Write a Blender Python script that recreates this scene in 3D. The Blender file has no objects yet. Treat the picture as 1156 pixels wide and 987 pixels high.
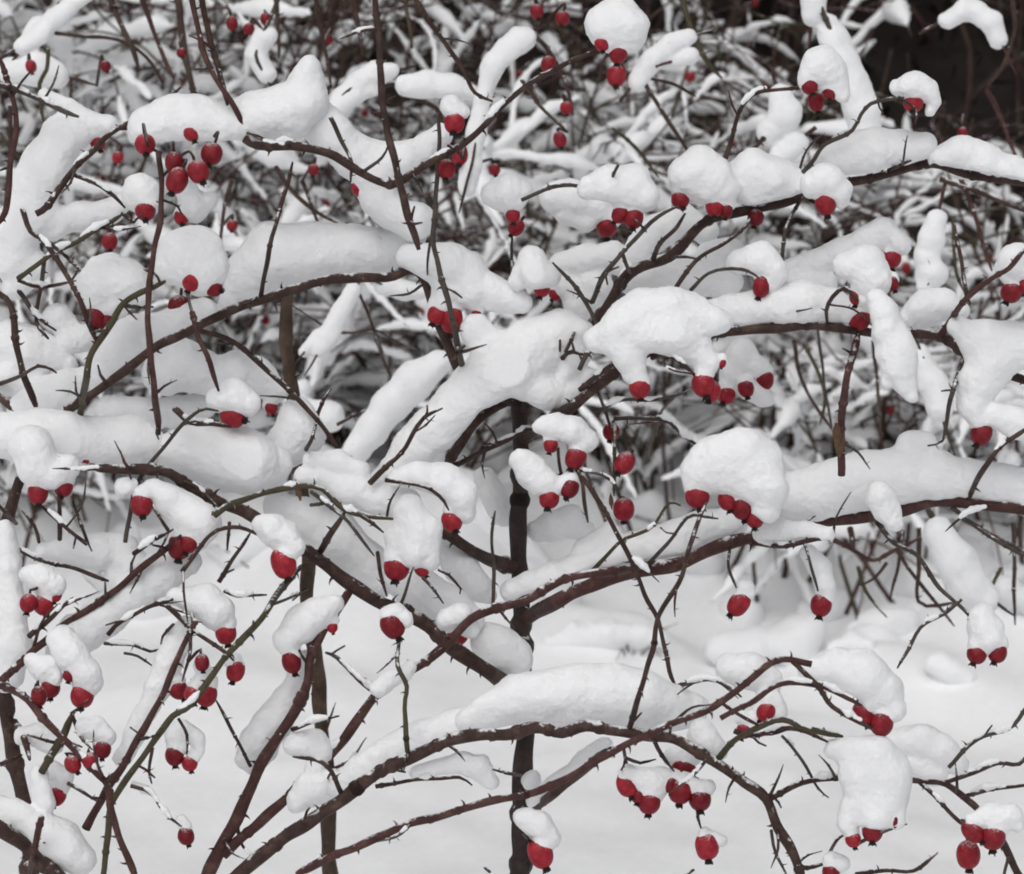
import bpy, math, random
import numpy as np
from mathutils import Vector, Matrix, Quaternion

random.seed(7)
rng = np.random.default_rng(7)
sc = bpy.context.scene
col = sc.collection
R = math.radians

# ------------------------------------------------------------------ camera, sky, sun, exposure
F = 2890.0                      # focal length in photograph pixels (1156 wide)
CX, CY = 578.0, 493.5
CAM_Z, PITCH = 1.35, R(13)
cam_d = bpy.data.cameras.new('camera')
cam = bpy.data.objects.new('camera', cam_d)
col.objects.link(cam)
cam.location = (0, 0, CAM_Z)
cam.rotation_euler = (R(90) - PITCH, 0, 0)
cam_d.sensor_width = 36
cam_d.lens = 36 * F / 1156
cam_d.clip_start, cam_d.clip_end = 0.05, 500
cam_d.dof.use_dof = True
cam_d.dof.focus_distance = 1.86
cam_d.dof.aperture_fstop = 16
sc.camera = cam

SUN_EL, SUN_AZ = R(58), R(200)
world = bpy.data.worlds.new("World")
sc.world = world
world.use_nodes = True
wn = world.node_tree.nodes
wl = world.node_tree.links
wn.clear()
sky = wn.new('ShaderNodeTexSky')
sky.sky_type = 'NISHITA'
sky.sun_disc = False
sky.sun_elevation = SUN_EL
sky.sun_rotation = SUN_AZ
sky.dust_density = 4.0
hs = wn.new('ShaderNodeHueSaturation')
hs.inputs['Saturation'].default_value = 0.2       # overcast: the blue is gone from the sky
bg = wn.new('ShaderNodeBackground')
bg.inputs['Strength'].default_value = 0.125
wo = wn.new('ShaderNodeOutputWorld')
wl.new(sky.outputs['Color'], hs.inputs['Color'])
wl.new(hs.outputs['Color'], bg.inputs['Color'])
wl.new(bg.outputs['Background'], wo.inputs['Surface'])

sun_d = bpy.data.lights.new('sun', 'SUN')
sun_d.energy = 0.6
sun_d.angle = R(80)
sun_d.color = (1.0, 0.985, 0.96)
sun = bpy.data.objects.new('sun', sun_d)
col.objects.link(sun)
sv = Vector((math.cos(SUN_EL) * math.sin(SUN_AZ), math.cos(SUN_EL) * math.cos(SUN_AZ), math.sin(SUN_EL)))
sun.rotation_euler = sv.to_track_quat('Z', 'Y').to_euler()
sun.location = (0, 0, 10)

sc.view_settings.view_transform = 'Standard'
sc.view_settings.look = 'None'
sc.view_settings.exposure = -0.10
sc.cycles.filter_width = 1.9
sc.cycles.diffuse_bounces = 8
sc.cycles.max_bounces = 12
sc.view_settings.gamma = 1.0
sc.view_settings.use_curve_mapping = False

# ------------------------------------------------------------------ helpers
UPV = np.array((0, math.sin(PITCH), math.cos(PITCH)))
FWD = np.array((0, math.cos(PITCH), -math.sin(PITCH)))
RGT = np.array((1.0, 0, 0))
CAMP = np.array((0, 0, CAM_Z))


def at(x, y, d):
    """photograph pixel + distance along the view axis (metres) -> point"""
    x, y, d = np.asarray(x, float), np.asarray(y, float), np.asarray(d, float)
    return (CAMP + ((x - CX) / F * d)[..., None] * RGT + ((CY - y) / F * d)[..., None] * UPV + d[..., None] * FWD)


def ground_z(x, y):
    x = np.asarray(x, float); y = np.asarray(y, float)
    h = 0.035 * np.sin(x * 1.7 + 0.6) * np.sin(y * 1.3 + 1.0) + 0.02 * np.sin(x * 3.9 + y * 2.2)
    for gx, gy, gr, gh in ((0.13, 4.2, 0.11, 0.07), (0.24, 4.22, 0.06, 0.045), (0.05, 4.3, 0.08, 0.04), (0.62, 4.12, 0.14, 0.05), (-0.5, 3.9, 0.25, 0.03),
                           (0.75, 4.0, 0.12, 0.04), (-0.35, 4.6, 0.25, 0.07), (0.45, 3.7, 0.3, 0.03)):
        h = h + gh * np.exp(-((x - gx) ** 2 + (y - gy) ** 2) / gr ** 2)
    # snow heaped up at the foot of the thicket
    t = np.clip((y - 4.15 - 0.10 * np.sin(x * 5.1) - 0.06 * np.sin(x * 11 + 1)) / 0.5, 0, 1)
    h = h + t * t * (3 - 2 * t) * (0.13 + 0.035 * np.sin(x * 8.3 + 2) + 0.025 * np.sin(x * 17 + y * 9))
    return h * np.exp(-(x ** 2 + (y - 4) ** 2) / 400)


def ground_d(x, y):
    for d in np.arange(2.5, 9, .01):
        p = at(x, y, d)
        if p[2] < float(ground_z(p[0], p[1])):
            return float(d)
    return 5.0


def mesh_obj(name, verts, faces, mat, parent=None, origin=(0, 0, 0), smooth=True):
    v = np.asarray(verts, float) - np.asarray(origin, float)
    me = bpy.data.meshes.new(name)
    me.from_pydata(v.tolist(), [], faces if isinstance(faces, list) else faces.tolist())
    me.update()
    if smooth:
        me.polygons.foreach_set('use_smooth', [True] * len(me.polygons))
    me.materials.append(mat)
    o = bpy.data.objects.new(name, me)
    col.objects.link(o)
    if parent is not None:
        o.parent = parent
    else:
        o.location = origin
    return o


def tag(o, label=None, cat=None, group=None, kind=None):
    if label: o['label'] = label
    if cat: o['category'] = cat
    if group: o['group'] = group
    if kind: o['kind'] = kind
    return o


def empty(name, loc):
    o = bpy.data.objects.new(name, None)
    col.objects.link(o)
    o.location = loc
    o.empty_display_size = 0.05
    return o


def tube(pts, rad, n=8, cap=True):
    """swept tube with parallel transported frames -> verts, faces"""
    pts = np.asarray(pts, float)
    m = len(pts)
    rad = np.broadcast_to(np.asarray(rad, float), (m,))
    tan = np.gradient(pts, axis=0)
    tan /= np.linalg.norm(tan, axis=1)[:, None] + 1e-12
    ref = np.array((0, 0, 1.0)) if abs(tan[0][2]) < 0.9 else np.array((1.0, 0, 0))
    u = np.cross(tan[0], ref); u /= np.linalg.norm(u)
    ang = np.arange(n) * 2 * math.pi / n
    V = []
    for i in range(m):
        u = u - tan[i] * np.dot(u, tan[i])
        u /= np.linalg.norm(u) + 1e-12
        w = np.cross(tan[i], u)
        V.append(pts[i] + rad[i] * (np.cos(ang)[:, None] * u + np.sin(ang)[:, None] * w))
    V = np.concatenate(V)
    Fc = []
    for i in range(m - 1):
        a, b = i * n, (i + 1) * n
        for k in range(n):
            k2 = (k + 1) % n
            Fc.append((a + k, a + k2, b + k2, b + k))
    if cap:
        Fc.append(tuple(range(n))[::-1])
        Fc.append(tuple((m - 1) * n + k for k in range(n)))
    return V, Fc


class Bag:
    def __init__(self):
        self.v, self.f, self.n = [], [], 0

    def add(self, V, Fc):
        o = self.n
        self.v.append(np.asarray(V))
        self.f += [tuple(i + o for i in q) for q in Fc]
        self.n += len(V)

    def verts(self):
        return np.concatenate(self.v)


def catmull(P, step):
    P = np.asarray(P, float)
    Q = np.vstack([2 * P[0] - P[1], P, 2 * P[-1] - P[-2]])
    out = []
    for i in range(1, len(Q) - 2):
        p0, p1, p2, p3 = Q[i - 1], Q[i], Q[i + 1], Q[i + 2]
        L = np.linalg.norm(p2[:2] - p1[:2]) if P.shape[1] != 3 else np.linalg.norm(p2 - p1)
        k = max(1, int(L / step))
        for t in np.arange(k) / k:
            out.append(0.5 * ((2 * p1) + (-p0 + p2) * t + (2 * p0 - 5 * p1 + 4 * p2 - p3) * t * t + (-p0 + 3 * p1 - 3 * p2 + p3) * t ** 3))
    out.append(Q[-2])
    return np.array(out)


_L = rng.random((32, 32, 32)) * 2 - 1


_R1 = np.array(Matrix.Rotation(0.7, 3, Vector((1, 2, 3)).normalized()))
_R2 = np.array(Matrix.Rotation(1.9, 3, Vector((3, -1, 1)).normalized()))


def vnoise(p):
    return (_vn(p @ _R1) + _vn(p @ _R2 * 1.13 + 5.3)) * 0.75


def _vn(p):
    """smooth value noise, p (...,3)"""
    i = np.floor(p).astype(int)
    f = p - i
    f = f * f * (3 - 2 * f)
    r = 0
    for dx in (0, 1):
        wx = f[..., 0] if dx else 1 - f[..., 0]
        for dy in (0, 1):
            wy = f[..., 1] if dy else 1 - f[..., 1]
            for dz in (0, 1):
                wz = f[..., 2] if dz else 1 - f[..., 2]
                r = r + wx * wy * wz * _L[(i[..., 0] + dx) % 32, (i[..., 1] + dy) % 32, (i[..., 2] + dz) % 32]
    return r


# ------------------------------------------------------------------ materials
def new_mat(name):
    m = bpy.data.materials.new(name)
    m.use_nodes = True
    nt = m.node_tree
    b = nt.nodes['Principled BSDF']
    return m, nt, b


def noise_node(nt, scale, detail=4, rough=0.55, vec=None):
    n = nt.nodes.new('ShaderNodeTexNoise')
    n.inputs['Scale'].default_value = scale
    n.inputs['Detail'].default_value = detail
    n.inputs['Roughness'].default_value = rough
    tc = nt.nodes.new('ShaderNodeTexCoord')
    nt.links.new(tc.outputs[vec or 'Object'], n.inputs['Vector'])
    return n


def ramp(nt, src, stops):
    r = nt.nodes.new('ShaderNodeValToRGB')
    nt.links.new(src, r.inputs['Fac'])
    e = r.color_ramp.elements
    while len(e) < len(stops):
        e.new(0.5)
    for k, (p, c) in enumerate(stops):
        e[k].position = p
        e[k].color = (*c, 1)
    return r


def bump(nt, b, h, strength, dist):
    bp = nt.nodes.new('ShaderNodeBump')
    bp.inputs['Strength'].default_value = strength
    bp.inputs['Distance'].default_value = dist
    nt.links.new(h, bp.inputs['Height'])
    nt.links.new(bp.outputs['Normal'], b.inputs['Normal'])


def snow_mat(name, base, sss=0.0, fine=900, bs=0.6, bd=0.0022):
    m, nt, b = new_mat(name)
    n = noise_node(nt, 60, 5)
    r = ramp(nt, n.outputs['Fac'], [(0.3, tuple(c * 0.96 for c in base)), (0.7, base)])
    nt.links.new(r.outputs['Color'], b.inputs['Base Color'])
    b.inputs['Roughness'].default_value = 0.75
    b.inputs['Specular IOR Level'].default_value = 0.12
    if sss:
        b.inputs['Subsurface Weight'].default_value = sss
        b.inputs['Subsurface Radius'].default_value = (1.0, 0.95, 0.9)
        b.inputs['Subsurface Scale'].default_value = 0.012
    h = noise_node(nt, fine * .45, 6, 0.75)
    bump(nt, b, h.outputs['Fac'], bs, bd)
    return m


M = {}
M['snow'] = snow_mat('snow', (0.925, 0.93, 0.938))
M['ground_snow'] = snow_mat('ground_snow', (0.925, 0.93, 0.938), fine=220, bs=0.4, bd=0.003)


def bark(name, c0, c1, c2, scale=90, frost=True):
    m, nt, b = new_mat(name)
    n = noise_node(nt, scale, 6, 0.65)
    r = ramp(nt, n.outputs['Fac'], [(0.32, c0), (0.52, c1), (0.7, c2)])
    nt.links.new(r.outputs['Color'], b.inputs['Base Color'])
    b.inputs['Roughness'].default_value = 0.6
    b.inputs['Specular IOR Level'].default_value = 0.3
    if frost:
        g_ = nt.nodes.new('ShaderNodeNewGeometry')
        sp = nt.nodes.new('ShaderNodeSeparateXYZ')
        nt.links.new(g_.outputs['Normal'], sp.inputs['Vector'])
        n2 = noise_node(nt, 75, 5, 0.7)
        ad = nt.nodes.new('ShaderNodeMath'); ad.operation = 'MULTIPLY_ADD'
        nt.links.new(n2.outputs['Fac'], ad.inputs[0])
        ad.inputs[1].default_value = 3.0
        nt.links.new(sp.outputs['Z'], ad.inputs[2])
        mr = nt.nodes.new('ShaderNodeMapRange')
        mr.inputs['From Min'].default_value = 2.38
        mr.inputs['From Max'].default_value = 2.62
        mr.inputs['To Max'].default_value = 0.9
        nt.links.new(ad.outputs[0], mr.inputs['Value'])
        mx = nt.nodes.new('ShaderNodeMix'); mx.data_type = 'RGBA'
        nt.links.new(mr.outputs['Result'], mx.inputs['Factor'])
        nt.links.new(r.outputs['Color'], mx.inputs[6])
        mx.inputs[7].default_value = (0.85, 0.855, 0.87, 1)
        nt.links.new(mx.outputs[2], b.inputs['Base Color'])
    h = noise_node(nt, 420, 4, 0.7)
    bump(nt, b, h.outputs['Fac'], 0.8, 0.002)
    return m


M['bark'] = bark('cane_bark', (0.028, 0.016, 0.013), (0.055, 0.029, 0.024), (0.105, 0.066, 0.050))
M['red_bark'] = bark('red_cane_bark', (0.042, 0.017, 0.015), (0.072, 0.029, 0.026), (0.120, 0.066, 0.054))
M['green_bark'] = bark('green_cane_bark', (0.045, 0.036, 0.020), (0.070, 0.062, 0.032), (0.085, 0.050, 0.036))
M['grey_bark'] = bark('grey_twig_bark', (0.040, 0.032, 0.028), (0.070, 0.055, 0.045), (0.100, 0.085, 0.070))
M['tan_bark'] = bark('old_stem_bark', (0.036, 0.022, 0.017), (0.075, 0.048, 0.032), (0.140, 0.098, 0.064), 55)
M['trunk_bark'] = bark('trunk_bark', (0.018, 0.012, 0.011), (0.040, 0.026, 0.022), (0.070, 0.048, 0.038), 45)
M['thicket_bark'] = bark('thicket_bark', (0.035, 0.018, 0.016), (0.065, 0.038, 0.030), (0.085, 0.070, 0.045), 25)


def hip_mat():
    m, nt, b = new_mat('hip_red')
    n = noise_node(nt, 1.8, 4)
    r = ramp(nt, n.outputs['Fac'], [(0.3, (0.17, 0.004, 0.010)), (0.55, (0.27, 0.007, 0.017)), (0.75, (0.33, 0.013, 0.023))])
    oi = nt.nodes.new('ShaderNodeObjectInfo')
    hv = nt.nodes.new('ShaderNodeHueSaturation')
    vr = nt.nodes.new('ShaderNodeMapRange')
    vr.inputs['To Min'].default_value = 0.58
    vr.inputs['To Max'].default_value = 1.25
    nt.links.new(oi.outputs['Random'], vr.inputs['Value'])
    nt.links.new(vr.outputs['Result'], hv.inputs['Value'])
    hv.inputs['Saturation'].default_value = 0.97
    nt.links.new(r.outputs['Color'], hv.inputs['Color'])
    # powder snow lying on the upper side of the fruit
    g = nt.nodes.new('ShaderNodeNewGeometry')
    sp = nt.nodes.new('ShaderNodeSeparateXYZ')
    nt.links.new(g.outputs['Normal'], sp.inputs['Vector'])
    n2 = noise_node(nt, 4.5, 6, 0.8)
    ad = nt.nodes.new('ShaderNodeMath'); ad.operation = 'MULTIPLY_ADD'
    nt.links.new(n2.outputs['Fac'], ad.inputs[0])
    ad.inputs[1].default_value = 2.4
    nt.links.new(sp.outputs['Z'], ad.inputs[2])
    mr = nt.nodes.new('ShaderNodeMapRange')
    mr.inputs['From Min'].default_value = 1.95
    mr.inputs['From Max'].default_value = 2.5
    mr.inputs['To Max'].default_value = 0.85
    nt.links.new(ad.outputs[0], mr.inputs['Value'])
    mx = nt.nodes.new('ShaderNodeMix'); mx.data_type = 'RGBA'
    nt.links.new(mr.outputs['Result'], mx.inputs['Factor'])
    nt.links.new(hv.outputs['Color'], mx.inputs[6])
    mx.inputs[7].default_value = (0.86, 0.84, 0.85, 1)
    nt.links.new(mx.outputs[2], b.inputs['Base Color'])
    b.inputs['Roughness'].default_value = 0.45
    b.inputs['Specular IOR Level'].default_value = 0.22
    h = noise_node(nt, 3.5, 3)
    bump(nt, b, h.outputs['Fac'], 0.12, 0.1)
    return m


M['hip'] = hip_mat()
M['calyx'] = bark('calyx_dark', (0.010, 0.007, 0.006), (0.022, 0.015, 0.012), (0.04, 0.03, 0.02), 300, False)
M['leaf'] = bark('dead_leaf', (0.06, 0.03, 0.02), (0.11, 0.06, 0.03), (0.14, 0.09, 0.05), 120, False)
M['hedge'] = bark('hedge_dark', (0.010, 0.006, 0.005), (0.017, 0.011, 0.009), (0.026, 0.018, 0.014), 3, False)
M['hedge_leaf'] = bark('hedge_leaf', (0.008, 0.007, 0.006), (0.016, 0.014, 0.010), (0.026, 0.028, 0.016), 5, False)

# ------------------------------------------------------------------ the setting
xs = np.concatenate([-np.geomspace(150, 2.2, 22), np.linspace(-2, 2, 201), np.geomspace(2.2, 150, 22)])
ys = np.concatenate([np.linspace(-30, 0.5, 12), np.linspace(0.8, 7, 261), np.geomspace(7.2, 250, 24)])
gx, gy = np.meshgrid(xs, ys)
gz = ground_z(gx, gy)
pp = np.stack([gx * 3.1, gy * 3.1, gx * 0], -1)
gz = gz + 0.012 * vnoise(pp + 50) + 0.007 * vnoise(pp * 3.3 + 9) + 0.003 * vnoise(pp * 9 + 9)
nx = len(xs)
idx = np.arange(gx.size).reshape(gx.shape)
quads = np.stack([idx[:-1, :-1], idx[:-1, 1:], idx[1:, 1:], idx[1:, :-1]], -1).reshape(-1, 4)
g = mesh_obj('snowy_ground', np.stack([gx, gy, gz], -1).reshape(-1, 3), quads, M['ground_snow'])
tag(g, kind='structure')

# dark hedge closing the view behind the thicket
HB = Bag()
hx = np.linspace(-9, 9, 91)
hz = np.linspace(-0.1, 8.0, 46)
HX, HZ = np.meshgrid(hx, hz)
def hedge_front(x, z):
    return 7.3 - 0.5 * np.maximum(z - 1.7, 0) + 0.35 * vnoise(np.stack([x * 1.3, z * 1.3, x * 0 + 3], -1)) + 0.15 * vnoise(np.stack([x * 4, z * 4, x * 0], -1))  # height and forward lean above the view are added to shade the thicket
fr = np.stack([HX, hedge_front(HX, HZ), HZ], -1).reshape(-1, 3)
bk = np.stack([HX, 10.4 + 0 * HX, HZ], -1).reshape(-1, 3)
ii = np.arange(HX.size).reshape(HX.shape)
q = np.stack([ii[:-1, :-1], ii[:-1, 1:], ii[1:, 1:], ii[1:, :-1]], -1).reshape(-1, 4)
nH = HX.size
top = [(int(ii[-1, k]), int(ii[-1, k + 1]), int(ii[-1, k + 1] + nH), int(ii[-1, k] + nH)) for k in range(len(hx) - 1)]
sides = []
for k in range(len(hz) - 1):
    sides.append((int(ii[k + 1, 0]), int(ii[k + 1, 0] + nH), int(ii[k, 0] + nH), int(ii[k, 0])))
    sides.append((int(ii[k, -1]), int(ii[k, -1] + nH), int(ii[k + 1, -1] + nH), int(ii[k + 1, -1])))
hroot = empty('hedge', (0, 9.2, 0))
tag(hroot, 'tall dark hedge closing off the view behind the snowy thicket, its unseen overhanging top added to shade the bushes', 'hedge')
mesh_obj('hedge_mass', np.vstack([fr, bk]), q.tolist() + [tuple(t[::-1]) for t in (q + nH).tolist()] + top + sides, M['hedge'], hroot, (0, 9.2, 0))
LV, LF = [], []
for k in range(9000):
    x = random.uniform(-4.5, 4.5); z = random.uniform(0.0, 2.2)
    y = float(hedge_front(np.array(x), np.array(z))) - random.uniform(-0.05, 0.25)
    c = np.array((x, y, z))
    a = rng.normal(size=3); a /= np.linalg.norm(a)
    b2 = np.cross(a, rng.normal(size=3)); b2 /= np.linalg.norm(b2)
    L, W = random.uniform(.03, .07), random.uniform(.008, .02)
    o = len(LV)
    LV += [c - a * L, c + b2 * W, c + a * L, c - b2 * W]
    LF.append((o, o + 1, o + 2, o + 3))
fo = mesh_obj('foliage', LV, LF, M['hedge_leaf'], hroot, (0, 9.2, 0), smooth=False)
TB = Bag()
for k in range(220):
    x = random.uniform(-4, 4); z = random.uniform(0, 1.2)
    y = float(hedge_front(np.array(x), np.array(z))) - 0.15
    p = np.array((x, y, z)); P = [p]
    dv = np.array((random.uniform(-.5, .5), random.uniform(-.3, .1), 1.0))
    for s in range(6):
        dv = dv + rng.normal(size=3) * 0.2
        P.append(P[-1] + dv / np.linalg.norm(dv) * random.uniform(.08, .16))
    TB.add(*tube(P, np.linspace(random.uniform(.006, .014), .003, 7), 5))
mesh_obj('bare_branches', TB.verts(), TB.f, M['thicket_bark'], hroot, (0, 9.2, 0))

# ------------------------------------------------------------------ rose bushes in front: roots on the ground
def root_at(x, d):
    p = at(x, 1000, d)
    return np.array((p[0], p[1], float(ground_z(p[0], p[1])) - 0.02))


BUSH = {}
for key, x, d, label in (
    ('A', 586, 2.02, 'rose bush with a thick upright trunk in the middle, arching snowy canes and red hips'),
    ('C', 330, 1.95, 'rose bush with a tan upright stem and long canes sweeping right along the bottom'),
    ('B', 20, 1.95, 'rose bush on the left edge with many thin crossing canes and small hanging hips'),
    ('D', 1180, 1.85, 'low rose bush in the bottom right corner with thin forked canes and hips'),
    ('E', -60, 2.30, 'rose bush behind the left one whose thin canes climb to the top left'),
    ('M', 760, 3.00, 'bare snow laden rose bush just behind the front bushes at the upper right'),
):
    L = root_at(x, d)
    o = empty('rose_bush', L)
    tag(o, label, 'bush', 'rose bushes in front')
    BUSH[key] = dict(o=o, L=L)

SAMPLES = []        # (px, py, depth, bush, r) of every cane point, for joining twigs and hips


def nearest(px, py, lim, skip=None):
    best, bd = None, lim
    for s in SAMPLES:
        e = math.hypot(s[0] - px, s[1] - py)
        if e < bd and s[5] != skip:
            best, bd = s, e
    return best


CANE_N = 0
def thorn(B, p, dirv, along, L, w):
    dirv = dirv / np.linalg.norm(dirv)
    along = along / np.linalg.norm(along)
    P = [p - dirv * w * 0.5, p + dirv * L * 0.4 , p + dirv * L * 0.75 - along * L * .12, p + dirv * L - along * L * .34]
    V, Fc = tube(P, [w, w * .6, w * .3, w * .04], 6)
    B.add(V, Fc)


def cane(bush, d, pts, r0, r1=None, mat='bark', name='cane', snap=True, root=False, thorns=1.0, d1=None, rooted_start=False):
    """pts: 'x,y x,y ...' pixels; d: own distance; ends are joined to canes already there"""
    global CANE_N
    CANE_N += 1
    P = np.array([[float(c) for c in s.split(',')] for s in pts.split()])
    r1 = r0 if r1 is None else r1
    C = catmull(P, 7.0)
    seg = np.linalg.norm(np.diff(C, axis=0), axis=1)
    s = np.concatenate([[0], np.cumsum(seg)]); T = s / s[-1]
    own = d + ((d1 - d) * T if d1 is not None else 0)
    own = own + 0.010 * np.sin(T * 5 + CANE_N) 
    D = own.copy()
    if snap:
        Lpx = s[-1]
        w = min(0.45, 60.0 / Lpx)
        for end in (0, 1):
            n = nearest(*C[0 if end == 0 else -1], 16)
            if n:
                u = np.clip((T if end == 0 else 1 - T) / w, 0, 1)
                u = u * u * (3 - 2 * u)
                D = n[2] * (1 - u) + D * u
    if name != 'stalk':
        # small natural kinks
        ph = random.uniform(0, 9)
        C = C + np.stack([np.sin(s / 23 + ph), np.cos(s / 19 + ph * 2)], -1) * min(1.7, 0.38 * r0) + np.stack([np.sin(s / 7.1 + ph), np.cos(s / 8.3 + ph)], -1) * 0.35
    tipf = np.ones(len(C))
    if not root and s[-1] > 25:
        tipf = 1 - 0.5 * np.clip((s - (s[-1] - 14)) / 14, 0, 1)
    rad = 0.93 * tipf * (r0 + (r1 - r0) * T) * (1 + 0.08 * np.sin(s / 11.0 + CANE_N)) * D / F
    W = at(C[:, 0], C[:, 1], D)
    for i in range(len(C)):
        SAMPLES.append((C[i, 0], C[i, 1], D[i], bush, r0 + (r1 - r0) * T[i], CANE_N))
    if root:
        L = BUSH[bush]['L']
        p = W[0] if rooted_start else W[-1]
        mid = p * 0.5 + L * 0.5 + np.array((p[0] - L[0], p[1] - L[1], 0)) * 0.2
        ext = catmull(np.array([p, mid, L + np.array((random.uniform(-.02, .02), random.uniform(-.02, .02), 0))]), 0.03)[1:]
        if rooted_start:
            W = np.vstack([ext[::-1], W]); rad = np.concatenate([np.full(len(ext), rad[0] * 1.1), rad])
        else:
            W = np.vstack([W, ext]); rad = np.concatenate([rad, np.full(len(ext), rad[-1] * 1.1)])
    B = Bag()
    B.add(*tube(W, rad, 10 if r0 > 5 else 8))
    # thorns, knots
    if thorns:
        pos = random.uniform(10, 30)
        while pos < s[-1] - 6:
            i = int(np.searchsorted(s, pos)); i = min(max(i, 1), len(C) - 2)
            off = len(W) - len(C) if rooted_start and root else 0
            tg = W[i + off + 1] - W[i + off - 1] if i + off + 1 < len(W) else W[i + off] - W[i + off - 1]
            tg = tg / np.linalg.norm(tg)
            a = random.uniform(0, 6.28)
            side = np.cross(tg, FWD); side /= np.linalg.norm(side)
            dv = side * math.cos(a) * 1.0 + np.cross(side, tg) * math.sin(a) * 0.7
            px = D[i] / F
            rr = rad[i + off]
            Lt = random.uniform(5.0, 9.5) * (0.7 + 0.06 * min(r0, 8)) * px
            if random.random() < 0.35:
                Lt *= 0.45
            thorn(B, W[i + off] + dv / np.linalg.norm(dv) * rr * 0.8, dv, tg, Lt, min(rr * .55, 2.3 * px))
            pos += random.uniform(16, 46) / thorns
        if random.random() < .8:
            for k in range(int(s[-1] / 70) + 1):    # leaf-scar nodes
                if len(C) < 4: break
                i = random.randrange(1, len(C) - 1) + (len(W) - len(C) if rooted_start and root else 0)
                tg = W[min(i + 1, len(W) - 1)] - W[i - 1]
                tg /= np.linalg.norm(tg)
                hw = rad[i] * 1.1
                B.add(*tube([W[i] - tg * hw, W[i] - tg * hw * .3, W[i] + tg * hw * .3, W[i] + tg * hw], [rad[i] * .9, rad[i] * 1.28, rad[i] * 1.22, rad[i] * .9], 8))
    return mesh_obj(name, B.verts(), B.f, M[mat], BUSH[bush]['o'], BUSH[bush]['L'])


# ---- bush A: trunk and its canes
cane('A', 2.02, '588,450 587,500 587,560 586,640 588,700 592,760 592,830 590,900 586,990', 10, 13, 'trunk_bark', 'trunk', False, True, 0.5)
cane('A', 1.97, '587,470 615,428 650,396 680,353 712,311 754,290 780,263 800,250 856,235 905,221 960,206 1005,195 1045,187 1100,197 1170,210', 7.5, 4.5, thorns=1.0)
cane('A', 1.92, '590,500 632,466 668,440 700,418 740,392 803,377 880,369 960,371 1000,376 1060,382 1096,402 1140,425 1175,436', 7.5, 5, 'bark', d1=1.9)
cane('A', 1.94, '587,704 615,686 655,665 710,648 770,634 830,612 880,600 945,588 1010,577 1085,566 1175,580', 9.5, 7, 'red_bark', d1=1.9)
cane('A', 1.90, '592,800 568,773 530,742 500,722 475,703 432,680 375,645 345,622 287,584 253,570 211,546 184,533 135,530 100,524', 10, 6, 'bark', d1=1.86)
cane('A', 1.95, '584,642 535,622 498,600 470,583', 9, 5, 'bark')
cane('A', 1.94, '588,455 560,445 527,432 505,390 490,345 480,315 462,303 435,312 385,316 340,323 300,337 260,352 225,367 180,390 145,415 97,450 70,470', 6.5, 5.5, 'bark', d1=1.9)
cane('A', 1.99, '588,452 575,453 540,472 522,498 503,528', 7, 6.5, 'bark')
cane('A', 1.97, '514,527 553,504 590,488 606,485 622,478', 3.6, 3, 'bark')
cane('A', 1.88, '527,432 515,390 507,340 496,300 488,270 492,220 497,170 494,128', 4, 2.6, 'grey_bark')
cane('A', 1.9, '655,418 664,400 672,393 678,380 668,355 650,325 625,298', 3.2, 2.4, 'grey_bark')
cane('A', 1.84, '240,584 262,568 300,556 335,551 362,553 388,574 415,582 445,588', 4.2, 3, 'green_bark', snap=True)
cane('A', 1.85, '360,624 375,600 390,577', 4, 3.6, 'bark')
cane('A', 1.80, '350,556 368,570 395,590 423,628', 2.6, 1.8, 'grey_bark')
cane('A', 1.82, '404,579 420,592 432,602', 2.8, 2.4, 'bark')
cane('A', 1.84, '352,570 374,566', 2.4, 2.2, 'green_bark')
# the big upper right cane: side twigs
cane('A', 1.88, '667,342 682,310 702,287 728,258 750,241 765,234', 3.4, 2.4, 'grey_bark')
cane('A', 1.90, '711,308 706,298 702,287', 2.6, 2.4, 'bark')
cane('A', 1.87, '764,325 785,297 815,275 840,256 850,236', 2.8, 2.2, 'bark')
cane('A', 1.90, '735,296 745,275 765,255 775,240', 3.2, 2.4, 'bark')
cane('A', 1.86, '778,329 800,309 820,303 845,305 858,314', 2.4, 2, 'grey_bark')
cane('A', 1.92, '757,289 775,290 790,294', 2.2, 1.8, 'grey_bark')
cane('A', 1.90, '590,227 620,212 645,208 665,214 690,226 700,238', 2.6, 2.2, 'grey_bark')
cane('A', 1.88, '697,187 690,205 694,224', 2, 2.2, 'grey_bark')
cane('A', 1.92, '886,219 915,185 933,162 963,147 972,130 982,118 1000,113 1020,110', 3, 2.2, 'grey_bark')
cane('A', 1.95, '818,178 826,155 835,125 858,103 900,100 914,97', 3, 2.2, 'bark')
cane('A', 1.93, '1004,192 1020,185 1036,178', 2.6, 2, 'bark')
cane('A', 1.93, '901,229 890,250 884,275 885,322', 2.4, 2.2, 'grey_bark')
cane('A', 1.96, '574,347 578,300 579,262', 2.2, 1.8, 'grey_bark')
cane('A', 1.92, '587,454 617,425 640,400 662,402', 3, 3, 'bark')
cane('A', 1.86, '638,396 644,384 650,371', 2.4, 2, 'bark')
cane('A', 1.88, '654,440 680,419 701,408 716,404', 3.4, 3, 'bark')
cane('A', 1.86, '735,405 752,400 768,407 790,428', 3, 2.4, 'bark')
cane('A', 1.92, '672,464 705,452 740,452 780,440', 2.2, 1.8, 'grey_bark')
cane('A', 2.0, '692,474 748,473 768,487 792,507', 2.8, 2, 'grey_bark')
cane('A', 1.97, '676,443 684,466 690,486', 2.2, 2, 'bark')
cane('A', 1.84, '968,340 955,325 940,335 932,350 933,366', 2.6, 2.8, 'bark')
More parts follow.
